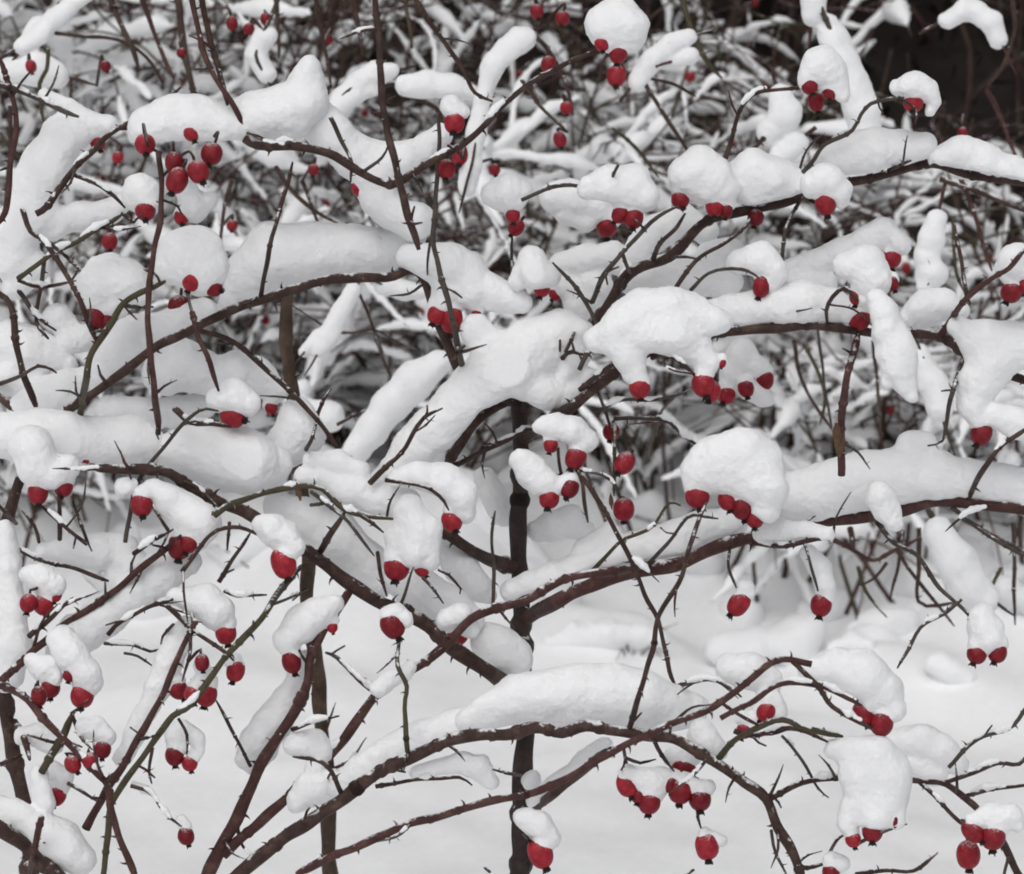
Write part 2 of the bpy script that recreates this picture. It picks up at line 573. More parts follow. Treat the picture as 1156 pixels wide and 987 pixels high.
cane('A', 1.85, '948,538 950,490 957,425 968,375', 4.4, 4.6, 'red_bark', thorns=1.4)
cane('A', 1.82, '1062,382 1090,335 1120,315 1140,304 1160,280', 4.2, 3.2, 'red_bark')
cane('A', 1.86, '1090,335 1085,290 1078,252', 2.8, 2, 'bark')
cane('A', 1.86, '1088,402 1077,440 1064,498', 3, 2.6, 'grey_bark')
cane('A', 1.82, '1090,566 1110,530 1135,500 1165,480', 3.6, 2.8, 'bark')
cane('A', 1.86, '988,590 1010,612 1037,627 1060,665 1090,690 1111,712', 3.2, 2.4, 'grey_bark')
cane('A', 1.84, '1085,676 1070,690 1040,710 1022,738 1012,754', 2.6, 2, 'grey_bark')
cane('A', 1.90, '1073,572 1110,602 1165,630', 2.8, 2.4, 'grey_bark')
cane('A', 1.88, '848,612 880,615 905,613 930,609 949,616', 4, 2.2, 'bark')
cane('A', 1.86, '908,614 915,640 923,668', 2.0, 1.8, 'grey_bark')
cane('A', 1.87, '824,618 823,640 832,664', 2.0, 1.8, 'grey_bark')
cane('A', 1.86, '655,535 688,588 714,632 727,672 742,702 752,735 757,757 765,778', 3.1, 2.6, 'bark', thorns=1.4)
cane('A', 1.84, '727,640 751,617 770,592 784,581 812,585', 2.6, 1.8, 'grey_bark')
cane('A', 1.88, '665,648 698,615 722,603 738,593 754,567 768,570', 2.6, 1.8, 'green_bark')
cane('A', 1.90, '646,506 652,530 658,545 664,590', 3, 2.2, 'bark')
cane('A', 1.92, '693,478 693,520 694,560', 2.6, 2, 'green_bark')
cane('A', 1.90, '652,532 680,536 694,546 702,562', 2.0, 1.8, 'grey_bark')
cane('A', 1.90, '630,505 634,535 640,552', 2.2, 1.8, 'bark')
cane('A', 1.84, '435,700 449,690 462,655 468,640', 2.2, 1.8, 'grey_bark')
cane('A', 1.84, '425,625 430,650 437,672', 2.4, 2.2, 'bark')
cane('A', 1.84, '436,543 462,546 486,552 500,565 506,576', 2.6, 2, 'bark')
cane('A', 1.80, '477,652 490,668 500,682', 2.2, 1.8, 'bark')
cane('A', 1.86, '494,644 506,650 520,664 519,670', 2.2, 1.6, 'bark')
cane('A', 1.93, '555,690 557,650 556,600 560,576', 2.4, 1.8, 'grey_bark')
cane('A', 1.88, '1016,110 1034,124 1033,140', 1.8, 1.6, 'bark')
cane('A', 1.88, '416,546 440,524 459,504 472,480 480,470 500,462', 3.6, 2.2, 'bark')
cane('A', 1.92, '222,372 245,380 263,387 290,406 316,430 332,448 352,470 377,498 389,516', 3.4, 2.8, 'bark')
cane('A', 1.86, '216,352 222,380 237,410 248,440', 3.6, 3.2, 'red_bark', thorns=1.5)
cane('A', 1.88, '293,336 306,277 313,250 330,182', 3, 2.4, 'bark')
cane('A', 1.80, '88,472 97,430 106,396 125,368 138,343 165,326 188,316', 4.6, 3.6, 'green_bark', thorns=1.5)
cane('A', 1.84, '138,343 155,346 172,346', 3, 2.4, 'green_bark')
cane('A', 1.86, '142,612 147,585 154,548 163,530 190,498 226,464 247,464', 2.8, 2.2, 'grey_bark')
cane('A', 1.86, '195,462 215,476 240,477 262,482', 4, 3, 'bark')
cane('A', 1.94, '354,500 357,475 368,450 374,440', 3, 2.2, 'bark')
cane('A', 1.84, '343,510 350,498 357,478', 2.8, 2.4, 'bark')

# ---- bush C: tan stem, long sweeping canes
cane('C', 2.14, '323,330 325,400 332,470 342,560 348,640 348,690 357,753 362,800 367,850 371,930 374,990', 8, 9.5, 'tan_bark', 'trunk', False, True, 0.4)
cane('C', 1.82, '262,990 310,955 345,930 390,900 430,870 480,848 530,831 570,828 605,822 635,829 660,819 685,822 735,832 770,838 810,862 840,885 866,902 880,935 893,960 905,1000', 8.5, 6, 'bark', snap=False, root=True, rooted_start=True, d1=1.76)
cane('C', 1.70, '340,987 380,963 430,945 480,925 538,909 590,898 643,877 701,843 738,826 791,806 817,788 850,766 879,747 915,749', 5.2, 4, 'red_bark', snap=False, root=True, rooted_start=True, thorns=1.2)
cane('C', 1.86, '236,990 262,930 285,885 314,832 343,780 352,742 370,705 394,668', 8.5, 5, 'red_bark', snap=True, root=True, rooted_start=True)
cane('C', 1.86, '250,965 292,930 343,882 372,853 424,788 450,765 498,732 545,693 590,677 640,655 700,642 740,636', 6.5, 5, 'red_bark', thorns=1.1)
cane('C', 1.86, '590,935 601,916 640,884 690,846', 6, 5.5, 'bark')
cane('C', 1.68, '812,812 845,795 884,771 924,776 961,791 972,796', 3.6, 3, 'red_bark')
cane('C', 1.68, '893,748 925,775 942,798 984,825', 3.6, 3, 'bark')
cane('C', 1.74, '709,824 722,780 738,733 745,692 765,660 774,632 783,605 798,568', 3.6, 2.8, 'bark', thorns=1.2)
cane('C', 1.72, '763,776 800,768 822,775 836,786', 2.6, 2, 'bark')
cane('C', 1.74, '806,860 830,836 860,820 885,811 915,824 950,833', 4, 3.6, 'green_bark')
cane('C', 1.76, '830,825 850,830 890,822 935,838', 3.4, 2.8, 'bark')
cane('C', 1.72, '815,794 835,806 858,820', 2.4, 2.4, 'red_bark')
cane('C', 1.80, '882,832 905,858 925,890 936,900', 2.2, 1.6, 'grey_bark')
cane('C', 1.80, '459,856 458,800 460,775 449,753 449,725 452,700', 3.2, 2.4, 'green_bark', thorns=1.8)
cane('C', 1.84, '430,786 406,766 382,744 368,738', 3.4, 2.8, 'bark')
cane('C', 1.82, '425,888 460,883 490,879 518,877 532,886', 2.8, 2, 'bark')
cane('C', 1.84, '329,823 352,816 382,809', 2.8, 2, 'bark')
cane('C', 1.80, '387,897 375,872 358,859 329,853', 3.4, 2.4, 'bark')
cane('C', 1.82, '590,876 570,872 556,868', 2.6, 2, 'bark')
cane('C', 1.84, '703,846 706,862 714,880', 2.4, 2, 'bark')
cane('C', 1.80, '738,834 748,852 762,872', 2.8, 2, 'bark')
cane('C', 1.82, '706,855 722,862 740,858', 2.2, 1.8, 'bark')
cane('C', 1.80, '786,905 788,922 793,938', 2.0, 1.8, 'bark')
cane('C', 1.84, '590,940 598,948 606,955', 2.2, 1.8, 'bark')
cane('C', 1.80, '770,990 782,983', 2.2, 1.8, 'grey_bark')
cane('C', 1.84, '554,985 548,980', 2.0, 1.8, 'grey_bark')
cane('C', 1.78, '866,902 905,885 935,880 955,878 1000,882 1030,882', 3.6, 3, 'bark')
cane('C', 1.80, '870,938 876,962 890,990', 2.0, 1.8, 'bark')
cane('C', 1.80, '884,940 905,977 936,975', 3, 2.6, 'bark')
cane('C', 1.84, '284,866 262,825 243,790', 2.4, 2, 'bark')

# ---- bush B: left edge
cane('B', 1.94, '24,535 14,570 6,610 2,660 1,720 5,800 20,870 28,910 34,990', 7, 10, 'bark', 'trunk', False, True, 0.6)
cane('B', 1.80, '-25,915 0,936 30,958 75,995', 9, 9.5, 'bark', snap=False, root=True)
cane('B', 1.86, '-20,785 0,769 45,730 75,703 105,685 130,667 160,640 190,619 205,606', 5, 4, 'red_bark')
cane('B', 1.84, '34,718 60,698 82,675', 3.6, 2.6, 'bark')
cane('B', 1.78, '-15,772 0,776 30,788 55,815 85,850 110,875 122,887 127,915 140,960 154,995', 4.8, 4.4, 'red_bark', thorns=1.3)
cane('B', 1.82, '95,937 122,890 140,865 165,815 190,772 208,730 218,702 214,690', 5.4, 3.4, 'red_bark', thorns=1.2)
cane('B', 1.80, '115,995 121,940 128,905 150,870 170,842 195,808 218,793 262,733 290,703 316,670 340,640', 3.8, 4, 'green_bark', snap=True, thorns=1.3)
cane('B', 1.82, '45,873 70,833 85,802', 5, 4.6, 'green_bark')
cane('B', 1.84, '16,814 28,832 35,858', 4, 3.6, 'red_bark')
cane('B', 1.78, '47,922 40,960 33,992', 4, 4, 'red_bark', thorns=1.8)
cane('B', 1.80, '75,885 95,895 112,905', 2.4, 2, 'grey_bark')
cane('B', 1.80, '147,887 170,897 185,918 206,933', 2.4, 1.8, 'grey_bark')
cane('B', 1.78, '158,835 172,833 180,830', 2.4, 1.8, 'bark')
cane('B', 1.80, '171,845 168,870 171,884', 2.4, 1.8, 'bark')
cane('B', 1.80, '200,812 211,830 211,848', 2.2, 1.8, 'bark')
cane('B', 1.80, '216,712 214,740 205,768', 2.2, 1.8, 'bark')
cane('B', 1.82, '188,683 216,712 254,735 265,745', 3.2, 2.2, 'bark')
cane('B', 1.84, '121,717 137,701 171,685 211,672', 2.8, 2.4, 'bark')
cane('B', 1.86, '118,726 150,728 168,735 184,732', 2.2, 1.8, 'grey_bark')
cane('B', 1.86, '139,738 155,742 172,752', 2.0, 1.8, 'grey_bark')
cane('B', 1.86, '18,618 47,634 87,643 124,655', 3, 2.6, 'bark')
cane('B', 1.86, '48,634 44,650 42,664', 2.2, 2, 'bark')
cane('B', 1.82, '205,645 237,606 263,596 285,601 304,611 313,620', 3, 2.2, 'bark')
cane('B', 1.84, '246,657 265,628 283,602', 2.8, 2.4, 'bark', thorns=2)
cane('B', 1.84, '253,667 268,672 285,671 302,672', 2.6, 2, 'bark')
cane('B', 1.86, '97,614 79,598 45,570', 2.8, 2.2, 'bark')
cane('B', 1.86, '98,615 90,588 82,564', 2.4, 1.8, 'bark')
cane('B', 1.88, '43,612 38,595 24,577', 2.4, 1.8, 'bark')
cane('B', 1.86, '66,610 67,580 66,552', 2.8, 2.6, 'bark')
cane('B', 1.84, '17,592 0,572 -8,560', 2.4, 2.2, 'bark')
cane('B', 1.84, '150,625 175,610 195,598', 3, 2.6, 'bark')
cane('B', 1.84, '190,598 180,582 172,572', 2.4, 2, 'bark')
cane('B', 1.84, '258,590 257,605 256,622', 2.4, 2, 'bark')
cane('B', 1.84, '195,705 184,718 182,726', 2.2, 2, 'bark')
cane('B', 1.82, '82,805 90,830 104,846', 2.4, 1.8, 'bark')
cane('B', 1.84, '0,862 14,856 24,852', 3, 2.4, 'bark')

# ---- bush E: canes that climb at the top left
cane('E', 1.98, '-30,420 0,450 20,470 0,500 -30,540', 4.5, 5, 'bark', snap=False, root=True)
cane('E', 1.93, '-10,330 12,345 21,395 28,430 41,464', 4, 4.2, 'bark', thorns=1.6)
cane('E', 1.93, '-12,262 6,240 10,190 20,140 12,100 -5,60', 4, 3, 'red_bark')
cane('E', 1.93, '40,240 53,232 75,202 105,170 126,150 150,137 175,124 205,97', 4.4, 2.6, 'bark')
cane('E', 1.93, '-12,94 30,107 90,131', 3.6, 3, 'grey_bark')
cane('E', 1.80, '178,172 183,200 182,245 171,292 168,350 172,430 181,492', 3.2, 4.2, 'red_bark', thorns=1.5)
cane('E', 1.80, '24,236 35,260 53,274 79,319 95,353 110,388', 3.2, 3.4, 'bark')
cane('E', 1.86, '20,314 55,290 85,275 113,256 138,240', 3.4, 2.8, 'green_bark')
cane('E', 1.88, '55,274 75,290 90,305', 2.8, 2.4, 'bark')
cane('E', 1.88, '20,315 45,324 85,318', 2.6, 2, 'bark')
cane('E', 1.92, '52,290 46,330 40,362 54,382', 2.8, 2.4, 'bark')
cane('E', 1.92, '20,330 40,355 65,373', 3, 2.2, 'bark')
cane('E', 1.90, '212,-10 232,60 250,100 268,130 280,156', 3.6, 3.2, 'red_bark', thorns=.6)
cane('E', 1.93, '225,-10 240,50 255,118', 4, 3.4, 'bark', thorns=.6)
cane('E', 1.88, '275,158 290,165 330,163 370,174 400,192 440,207 466,197 495,180 524,160 548,138 575,115 600,95 620,80 648,66 676,58', 6.2, 2.8, 'bark')
cane('E', 1.82, '423,-12 424,16 432,100 438,155 449,200 466,255 473,283', 3.8, 4.8, 'bark', thorns=1)
cane('E', 1.86, '464,-10 490,34 524,79 537,104 556,114', 3.2, 2.4, 'bark')
cane('E', 1.88, '372,134 385,160 397,182 397,205', 2.8, 2.2, 'grey_bark')
cane('E', 1.88, '0,432 25,424 42,414 58,418 64,422', 2.6, 2, 'bark')
cane('E', 1.86, '138,240 150,250 160,243', 2.4, 2, 'bark')
cane('E', 1.86, '84,198 110,207 130,222 142,236', 2.8, 2.2, 'bark')
cane('E', 1.84, '182,200 192,190 197,182', 2.0, 1.8, 'bark')
cane('E', 1.84, '183,226 200,234 205,243', 2.0, 1.8, 'bark')
cane('E', 1.86, '505,165 515,170 522,178', 2.2, 1.8, 'bark')
cane('E', 1.84, '182,172 172,168 166,163', 2.0, 1.8, 'bark')

# ---- bush D: bottom right corner
cane('D', 1.80, '1170,1010 1150,985 1136,958 1110,922 1092,902 1068,886 1045,884 1028,882', 5.4, 3.4, 'bark', snap=True, root=True, rooted_start=True)
cane('D', 1.76, '1040,884 1055,898 1075,920 1092,936', 3, 2.4, 'bark')
cane('D', 1.80, '1065,886 1100,872 1125,860 1150,863 1165,845', 3.2, 2.6, 'bark')
cane('D', 1.84, '1070,866 1103,835 1140,822 1165,790', 2.8, 2.4, 'grey_bark')
cane('D', 1.80, '1092,898 1120,890 1165,886', 2.8, 2.2, 'bark')
cane('D', 1.76, '968,988 1000,983 1030,982 1058,963', 2.8, 2.2, 'bark')
cane('D', 1.76, '1100,930 1120,938 1130,950', 2.6, 2.0, 'bark')
cane('D', 1.74, '970,952 990,943 1010,936 1024,931', 2.4, 1.6, 'grey_bark')
cane('D', 1.74, '938,961 944,948 958,938', 2.4, 2.0, 'grey_bark')

# short side twigs and spurs growing from the canes
st_ = random.getstate()
random.seed(21)
base = [q for q in SAMPLES if 10 < q[0] < 1146 and 10 < q[1] < 980 and 2.2 < q[4] < 10]
for k in range(165):
    q = random.choice(base)
    Lp = random.choice([14, 18, 24, 32, 45, 60])
    a = random.uniform(0, 6.283)
    a2 = a + random.uniform(-.5, .5)
    x1, y1 = q[0] + math.cos(a) * Lp * .5, q[1] + math.sin(a) * Lp * .5
    x2, y2 = x1 + math.cos(a2) * Lp * .5, y1 + math.sin(a2) * Lp * .5
    cane(q[3], q[2] + random.uniform(-.03, .015), '%.1f,%.1f %.1f,%.1f %.1f,%.1f' % (q[0], q[1], x1, y1, x2, y2), min(2.3, q[4] * .6), 1.1, random.choice(['bark', 'grey_bark', 'red_bark']), name='twig', thorns=1.0)
random.setstate(st_)

# ------------------------------------------------------------------ snow
def surface_nets(S, x0, h):
    """zero surface of the sampled field S -> verts (grid px), quads"""
    nx, ny, nz = S.shape
    neg = S < 0
    c = [S[i:nx - 1 + i, j:ny - 1 + j, k:nz - 1 + k] for i in (0, 1) for j in (0, 1) for k in (0, 1)]
    cs = sum((a < 0).astype(np.int8) for a in c)
    act = (cs > 0) & (cs < 8)
    I = np.argwhere(act)
    vid = -np.ones(act.shape, int)
    vid[act] = np.arange(len(I))
    off = np.array([(i, j, k) for i in (0, 1) for j in (0, 1) for k in (0, 1)])
    val = np.stack([a[act] for a in c], -1)
    acc = np.zeros((len(I), 3)); cnt = np.zeros(len(I))
    for a in range(8):
        for b in range(a + 1, 8):
            if np.abs(off[a] - off[b]).sum() != 1:
                continue
            va, vb = val[:, a], val[:, b]
            m = (va < 0) != (vb < 0)
            t = np.where(m, va / np.where(m, va - vb, 1), 0)
            acc += m[:, None] * (off[a] + t[:, None] * (off[b] - off[a]))
            cnt += m
    V = x0 + (I + acc / cnt[:, None]) * h
    Q = []
    for ax in range(3):
        sl0 = [slice(None)] * 3; sl1 = [slice(None)] * 3
        sl0[ax] = slice(0, -1); sl1[ax] = slice(1, None)
        n0, n1 = neg[tuple(sl0)], neg[tuple(sl1)]
        b, e = [(1, 2), (2, 0), (0, 1)][ax]
        E = np.argwhere(n0 != n1)
        E = E[(E[:, b] > 0) & (E[:, e] > 0) & (E[:, b] < neg.shape[b] - 1) & (E[:, e] < neg.shape[e] - 1)]
        fl = n0[E[:, 0], E[:, 1], E[:, 2]]
        def g(db, de):
            J = E.copy(); J[:, b] -= db; J[:, e] -= de
            return vid[J[:, 0], J[:, 1], J[:, 2]]
        q = np.stack([g(1, 1), g(0, 1), g(0, 0), g(1, 0)], -1)
        q[~fl] = q[~fl][:, ::-1]
        Q.append(q)
    return V, np.concatenate(Q)


SNOW = []          # (x, y, r, d) of every snow ball, for setting the hips into it
SNOW_N = 0
SPECS = []


def parse(chain):
    return np.array([[float(c) for c in s.split(',')] for s in chain.split()])


def snow(name, label, group, d, chains, cut=None, qs=1.0, k=0.5, h=None, rough=1.0, autocane=None):
    """chains of 'x,y,r' balls (pixels, radius) joined softly; cut: 'x,y ...' line of the cane it lies on"""
    A = [np.hstack([c, np.zeros((len(c), 1))]) for c in map(parse, chains)]
    for p in np.concatenate(A):
        SNOW.append((p[0], p[1], p[2], d))
    SPECS.append(dict(name=name, label=label, group=group, d=d, A=A, cut=cut, qs=qs, k=k, h=h, rough=rough, autocane=autocane))


def build_snow(name, label, group, d, A, cut, qs, k, h, rough, autocane):
    global SNOW_N
    SNOW_N += 1
    allp = np.concatenate(A)
    rmax = allp[:, 2].max()
    if h is None:
        h = 1.5 if rmax < 17 else 1.9
    pad = 8
    lo = np.array([(allp[:, 0] - allp[:, 2]).min() - pad, (allp[:, 1] - allp[:, 2]).min() - pad, -rmax * qs - pad])
    hi = np.array([(allp[:, 0] + allp[:, 2]).max() + pad, (allp[:, 1] + allp[:, 2]).max() + pad, rmax * qs + pad])
    n = np.ceil((hi - lo) / h).astype(int) + 1
    ax = [lo[i] + h * np.arange(n[i]) for i in range(3)]
    X, Y, Z = np.meshgrid(*ax, indexing='ij')
    # irregular drifting: warp the sampling space
    sd = SNOW_N * 3.17
    P = np.stack([X, Y, Z], -1)
    w1 = _vn(P @ _R1 / 30 + sd) * 3.4 * rough
    w2 = _vn(P @ _R2 / 30 + sd + 11) * 3.4 * rough
    Xw, Yw, Zw = X + w1, Y + w2, Z / qs
    S = None
    for C in A:
        if len(C) == 1:
            C = np.vstack([C, C + np.array([0.5, 0, 0, 0])])
        jz = rng.normal(size=len(C)) * 0.14 * C[:, 2] * (C[:, 3] == 0) + C[:, 3]
        for i in range(len(C) - 1):
            a = np.array((C[i, 0], C[i, 1], jz[i])); b = np.array((C[i + 1, 0], C[i + 1, 1], jz[i + 1]))
            ab = b - a
            L2 = (ab ** 2).sum() + 1e-9
            t = np.clip(((Xw - a[0]) * ab[0] + (Yw - a[1]) * ab[1] + (Zw - a[2]) * ab[2]) / L2, 0, 1)
            dd = np.sqrt((Xw - a[0] - t * ab[0]) ** 2 + (Yw - a[1] - t * ab[1]) ** 2 + (Zw - a[2] - t * ab[2]) ** 2)
            dd = dd - (C[i, 2] + (C[i + 1, 2] - C[i, 2]) * t)
            if S is None:
                S = dd
            else:
                kk = k * min(C[i, 2], C[i + 1, 2])
                hh = np.maximum(kk - np.abs(S - dd), 0) / kk
                S = np.minimum(S, dd) - hh * hh * kk * 0.25
    if cut:
        c = parse(cut)
        c = c[np.argsort(c[:, 0])]
        yc = np.interp(X, c[:, 0], c[:, 1]) + _vn(P @ _R1 / 9 + sd + 5) * 2.2 + _vn(P @ _R2 / 4 + sd) * 1.2 + np.abs(Z) * 0.12
        inside = np.clip(np.minimum(X - c[0, 0], c[-1, 0] - X) / 12, 0, 1)
        cl = (Y - yc) - (1 - inside) * 60
        kk = 5.0
        CL = cl; 
    else:
        CL = None
    S = S - (2.2 if rmax > 8 else 0.8)
    bd_ = np.abs(S) < 7
    Pb = P[bd_]
    S[bd_] += vnoise(Pb / 15 + sd + 7) * 0.95 * rough + vnoise(Pb / 6.5 + sd) * 0.6 * rough + vnoise(Pb / 3.2 + sd) * 0.7
    if CL is not None:
        hh = np.maximum(kk - np.abs(S - CL), 0) / kk
        S = np.maximum(S, CL) + hh * hh * kk * 0.25
    for C in A:                       # snow sitting over a hip is not trimmed at the cane
        if cut and C[-1, 3] != 0:
            p = C[-1]
            S = np.minimum(S, np.sqrt((Xw - p[0]) ** 2 + (Yw - p[1]) ** 2 + (Zw - p[3]) ** 2) - p[2] - 1 + vnoise(P / 6.5 + sd) * .8)
    S[0], S[-1] = 5, 5
    S[:, 0], S[:, -1] = 5, 5
    S[:, :, 0], S[:, :, -1] = 5, 5
    V, Q = surface_nets(S, lo, h)
    lab = np.arange(len(V))
    for it in range(400):
        m_ = lab[Q].min(1)
        new = lab.copy()
        np.minimum.at(new, Q.ravel(), np.repeat(m_, 4))
        new = new[new]
        if (new == lab).all():
            break
        lab = new
    big = np.bincount(lab).argmax()
    keep = lab == big
    if keep.mean() < 0.93:
        print('PIECES', label, keep.mean())
    if not keep.all():
        ren = np.cumsum(keep) - 1
        Q = ren[Q[keep[Q].all(1)]]
        V = V[keep]
    W = at(V[:, 0], V[:, 1], d + V[:, 2] * d / F)
    org = W.mean(0)
    o = mesh_obj(name, W, Q[:, ::-1], M['snow'], None, org)
    tag(o, label, 'snow', group)
    if autocane:
        for C in A:
            if len(C) > 1:
                a_ = C[0] + (C[0] - C[1]) / (np.linalg.norm((C[0] - C[1])[:2]) + 1e-6) * (C[0, 2] + random.uniform(12, 40))
                b_ = C[-1] + (C[-1] - C[-2]) / (np.linalg.norm((C[-1] - C[-2])[:2]) + 1e-6) * (C[-1, 2] + random.uniform(12, 40))
                pts = '%.0f,%.0f ' % (a_[0], a_[1]) + ' '.join('%.0f,%.0f' % (p[0], p[1]) for p in C) + ' %.0f,%.0f' % (b_[0], b_[1])
                rm_ = min(1.0, C[:, 2].min() / 11)
                cane(autocane, d, pts, 3.2 * rm_, 2.2 * rm_, random.choice(['bark', 'grey_bark', 'red_bark']), thorns=0.7, snap=False)
    return o


GM, GC = 'snow lying along the canes', 'snow caps on the rosehips'
mound = lambda label, d, ch, **k: snow('snow_mound', label, GM, d, ch, **k)
capp = lambda label, d, ch, **k: snow('snow_clump', label, GC, d, ch, **k)

# top left
mound('long bumpy snow mound at top left with a pointed peak above the bare cane', 1.91,
      ['168,142,22 195,136,24 222,138,26 255,141,20 290,134,26 322,126,28 346,116,22 345,92,17 349,78,11'],
      cut='140,162 200,158 275,158 290,161 330,159 385,172')
mound('snow sweeping down from the pointed peak and up to the two hips beside it', 1.93,
      ['352,132,24 374,152,22 402,178,22 432,186,24 458,180,17 482,168,14 499,153,10', '420,200,22 424,222,17 444,240,17 468,250,22'])
mound('curved snow mound like a letter C at the upper left edge', 1.98,
      ['48,108,5 75,122,7 100,134,8 122,142,10', '120,142,10 96,146,15 70,157,22 55,185,24 40,213,24 34,238,24 60,252,15 92,246,14 122,238,13 138,228,10', '34,240,24 16,262,24 18,292,22 36,302,16 18,322,14'])
capp('small rounded snow cap on the single hip left of the thin red vertical cane', 1.90, ['160,216,18 162,226,17 150,225,12'])
mound('small snow lump behind the two hips under the top left fruit cluster', 1.96, ['212,215,12 220,232,14 236,225,8'])
capp('wide dome of snow over the dark red hips at left, beside the green thorny cane', 1.90, ['104,324,20 122,314,26 140,318,24 156,330,15', '112,338,20 130,340,18'])
capp('round dome of snow on three hips near the middle of the left side', 1.88, ['190,300,16 205,288,24 226,284,24 238,300,20', '215,300,24 228,308,22'])
mound('large smooth snow mound on the bare upper cane left of centre', 1.96,
      ['262,338,14 284,312,27 310,290,33 342,288,31 372,286,29 397,280,23 418,284,24 442,286,18 464,268,18'],
      cut='225,365 260,350 300,334 340,320 385,312 430,310 470,300 500,300')
mound('snow below the large smooth mound, lying along the sloping cane at left', 1.97,
      ['232,352,14 206,366,17 178,378,20 152,384,23 132,402,20 112,428,15'], cut='97,447 145,412 180,387 225,364 262,350')
mound('hooked snow lump covering the bend of the cane above two red hips', 1.93,
      ['462,288,12 482,292,16 503,298,22 522,312,24 530,330,18', '528,322,20 556,332,17 580,336,15 592,342,9', '506,326,18 500,340,12'])
# middle left
mound('broad snow lump behind the thin red vertical cane below the sloping cane', 1.95, ['186,420,24 204,410,22 222,416,24', '240,428,17 266,420,20 290,424,17 312,440,12', '220,424,18 244,430,16'])
mound('flat snow drift under the hip cluster at left, above the long lower cane', 1.98, ['122,462,14 160,466,15 200,466,14 232,460,12'])
capp('snow cap like a mushroom over one plump sideways hip left of centre', 1.88, ['248,452,14 264,449,17 280,455,12'])
mound('rounded snow lump at the left edge above the long lower cane', 2.00, ['10,388,24 32,396,26 56,404,22 74,414,14', '12,424,22 34,436,18'])
mound('small snow lump between the left edge lump and the dark red hips', 2.00, ['64,358,14 72,366,12', '78,384,14 94,380,13'])
mound('snow on the bare cane ends low at the left edge, just above the long mound', 1.98, ['26,462,18 50,452,20 78,440,20 98,428,14'])
mound('long thick snow mound at left with hips hanging from its end', 1.90,
      ['8,490,24 40,492,26 75,497,28 110,500,26 145,501,27 166,502,20'], cut='-10,600 80,560 100,520 135,526 184,529')
capp('snow hanging over the pair of hips at the left edge below the long mound', 1.86, ['36,505,24 42,525,22 60,535,16 74,528,14'])
mound('smooth snow mound in the middle left, between the mushroom cap and the lower cane', 1.90,
      ['196,512,20 220,512,27 250,516,31 280,522,32 306,524,22'], cut='170,530 184,529 211,541 253,564 287,577 340,610')
mound('upright snow lump beside a thin twig left of centre', 1.93, ['334,470,18 338,484,24 326,502,22 350,494,15'])
mound('snow lying on the greenish cane left of centre', 1.90, ['340,538,9 366,541,13 396,554,17 428,564,18 456,568,18', '352,522,10 380,524,12 404,532,12'],
      cut='290,556 335,547 362,549 388,570 415,579 445,584 480,600')
mound('snow along the thick sloping cane below the greenish cane', 1.93, ['316,574,18 346,588,22 380,608,25 408,634,22 424,660,14'],
      cut='280,578 345,618 375,641 432,676 475,699')
mound('snow on the lower end of the thick sloping cane, left of the trunk', 1.93, ['450,656,17 476,670,22 502,685,23 526,700,17'], cut='432,676 475,699 500,718 530,738')
mound('snow wedge where the thick sloping cane meets the trunk', 1.94, ['548,722,16 564,736,24 582,744,20'], cut='500,718 530,738 568,769 600,800')
capp('tall blocky snow cap on the hip in front of the sloping cane', 1.86, ['462,578,17 470,598,20 468,622,17', '452,608,15 450,628,10', '484,602,15 484,632,11'])
capp('curved snow cap bending over a single hip left of the trunk', 1.88, ['448,540,9 476,537,13 502,544,17 520,560,16 526,578,11'])
mound('snow wisp between the trunk and the tall blocky cap', 1.97, ['498,618,12 520,640,16 540,664,14 552,672,8', '546,600,10 566,618,10'])
# centre
mound('big diagonal snow mound climbing to the right over the fork of the trunk', 1.93,
      ['420,552,10 444,534,16 466,508,20 490,484,23 516,460,25 542,438,28 572,414,31 602,394,31 632,378,24 652,376,17',
       '560,430,24 590,432,24 612,440,18 640,446,13 662,428,9', '536,372,16 552,392,20', '640,420,12 650,400,16'],
      cut='498,520 522,488 540,464 575,446 595,452 620,472 650,470')
capp('small rounded snow cap over two reddish hips above the diagonal mound', 1.92, ['600,292,15 604,306,17 620,312,12', '590,304,10 584,318,9'])
mound('thin snow drift behind the twigs right of the small rounded cap', 2.02, ['632,300,13 660,294,15 690,290,14 708,300,11', '640,320,14 670,325,18 655,345,16'])
mound('large domed snow mound right of centre with an arm bending down to a hip', 1.86,
      ['674,384,13 692,380,18 708,366,22 730,354,24 756,350,23 784,358,22 808,362,17', '728,378,20 760,376,22 784,392,17 802,412,10', '700,376,19 710,398,16 718,420,12'],
      )
mound('even snow strip along the bare horizontal cane right of the domed mound', 1.91,
      ['800,358,18 826,354,18 852,350,18 880,344,20 908,342,20 936,346,19 960,354,14'], cut='740,386 803,372 880,364 960,366 1000,370')
capp('tall snow cap over two stacked hips on the right', 1.86, ['958,300,15 974,298,19 984,316,18 980,336,12'])
mound('long snow icicle shape drooping over the horizontal cane at right', 1.84, ['988,336,9 998,354,14 1005,376,16 1011,398,19 1016,416,17 1021,432,12 1029,446,6', '1006,416,9 1001,432,6', '1000,372,15 1014,384,12'])
mound('snow drift on the horizontal cane between the drooping snow and the right red twig', 1.93, ['1026,362,13 1046,350,19 1068,346,16 1084,352,9'], cut='1000,371 1060,377 1096,396')
mound('hunched snow mound at the right edge folding down to a dark hip', 1.87,
      ['1082,368,10 1108,384,22 1140,390,23 1172,394,22', '1120,408,24 1104,432,20 1098,456,17 1106,474,13', '1126,470,13 1150,480,13 1172,486,13'])
mound('snow behind the right cluster, running up to the single hips', 1.98, ['896,302,10 924,296,13 950,286,14 980,272,14 998,262,13 1018,276,10', '900,318,14 930,320,14'])
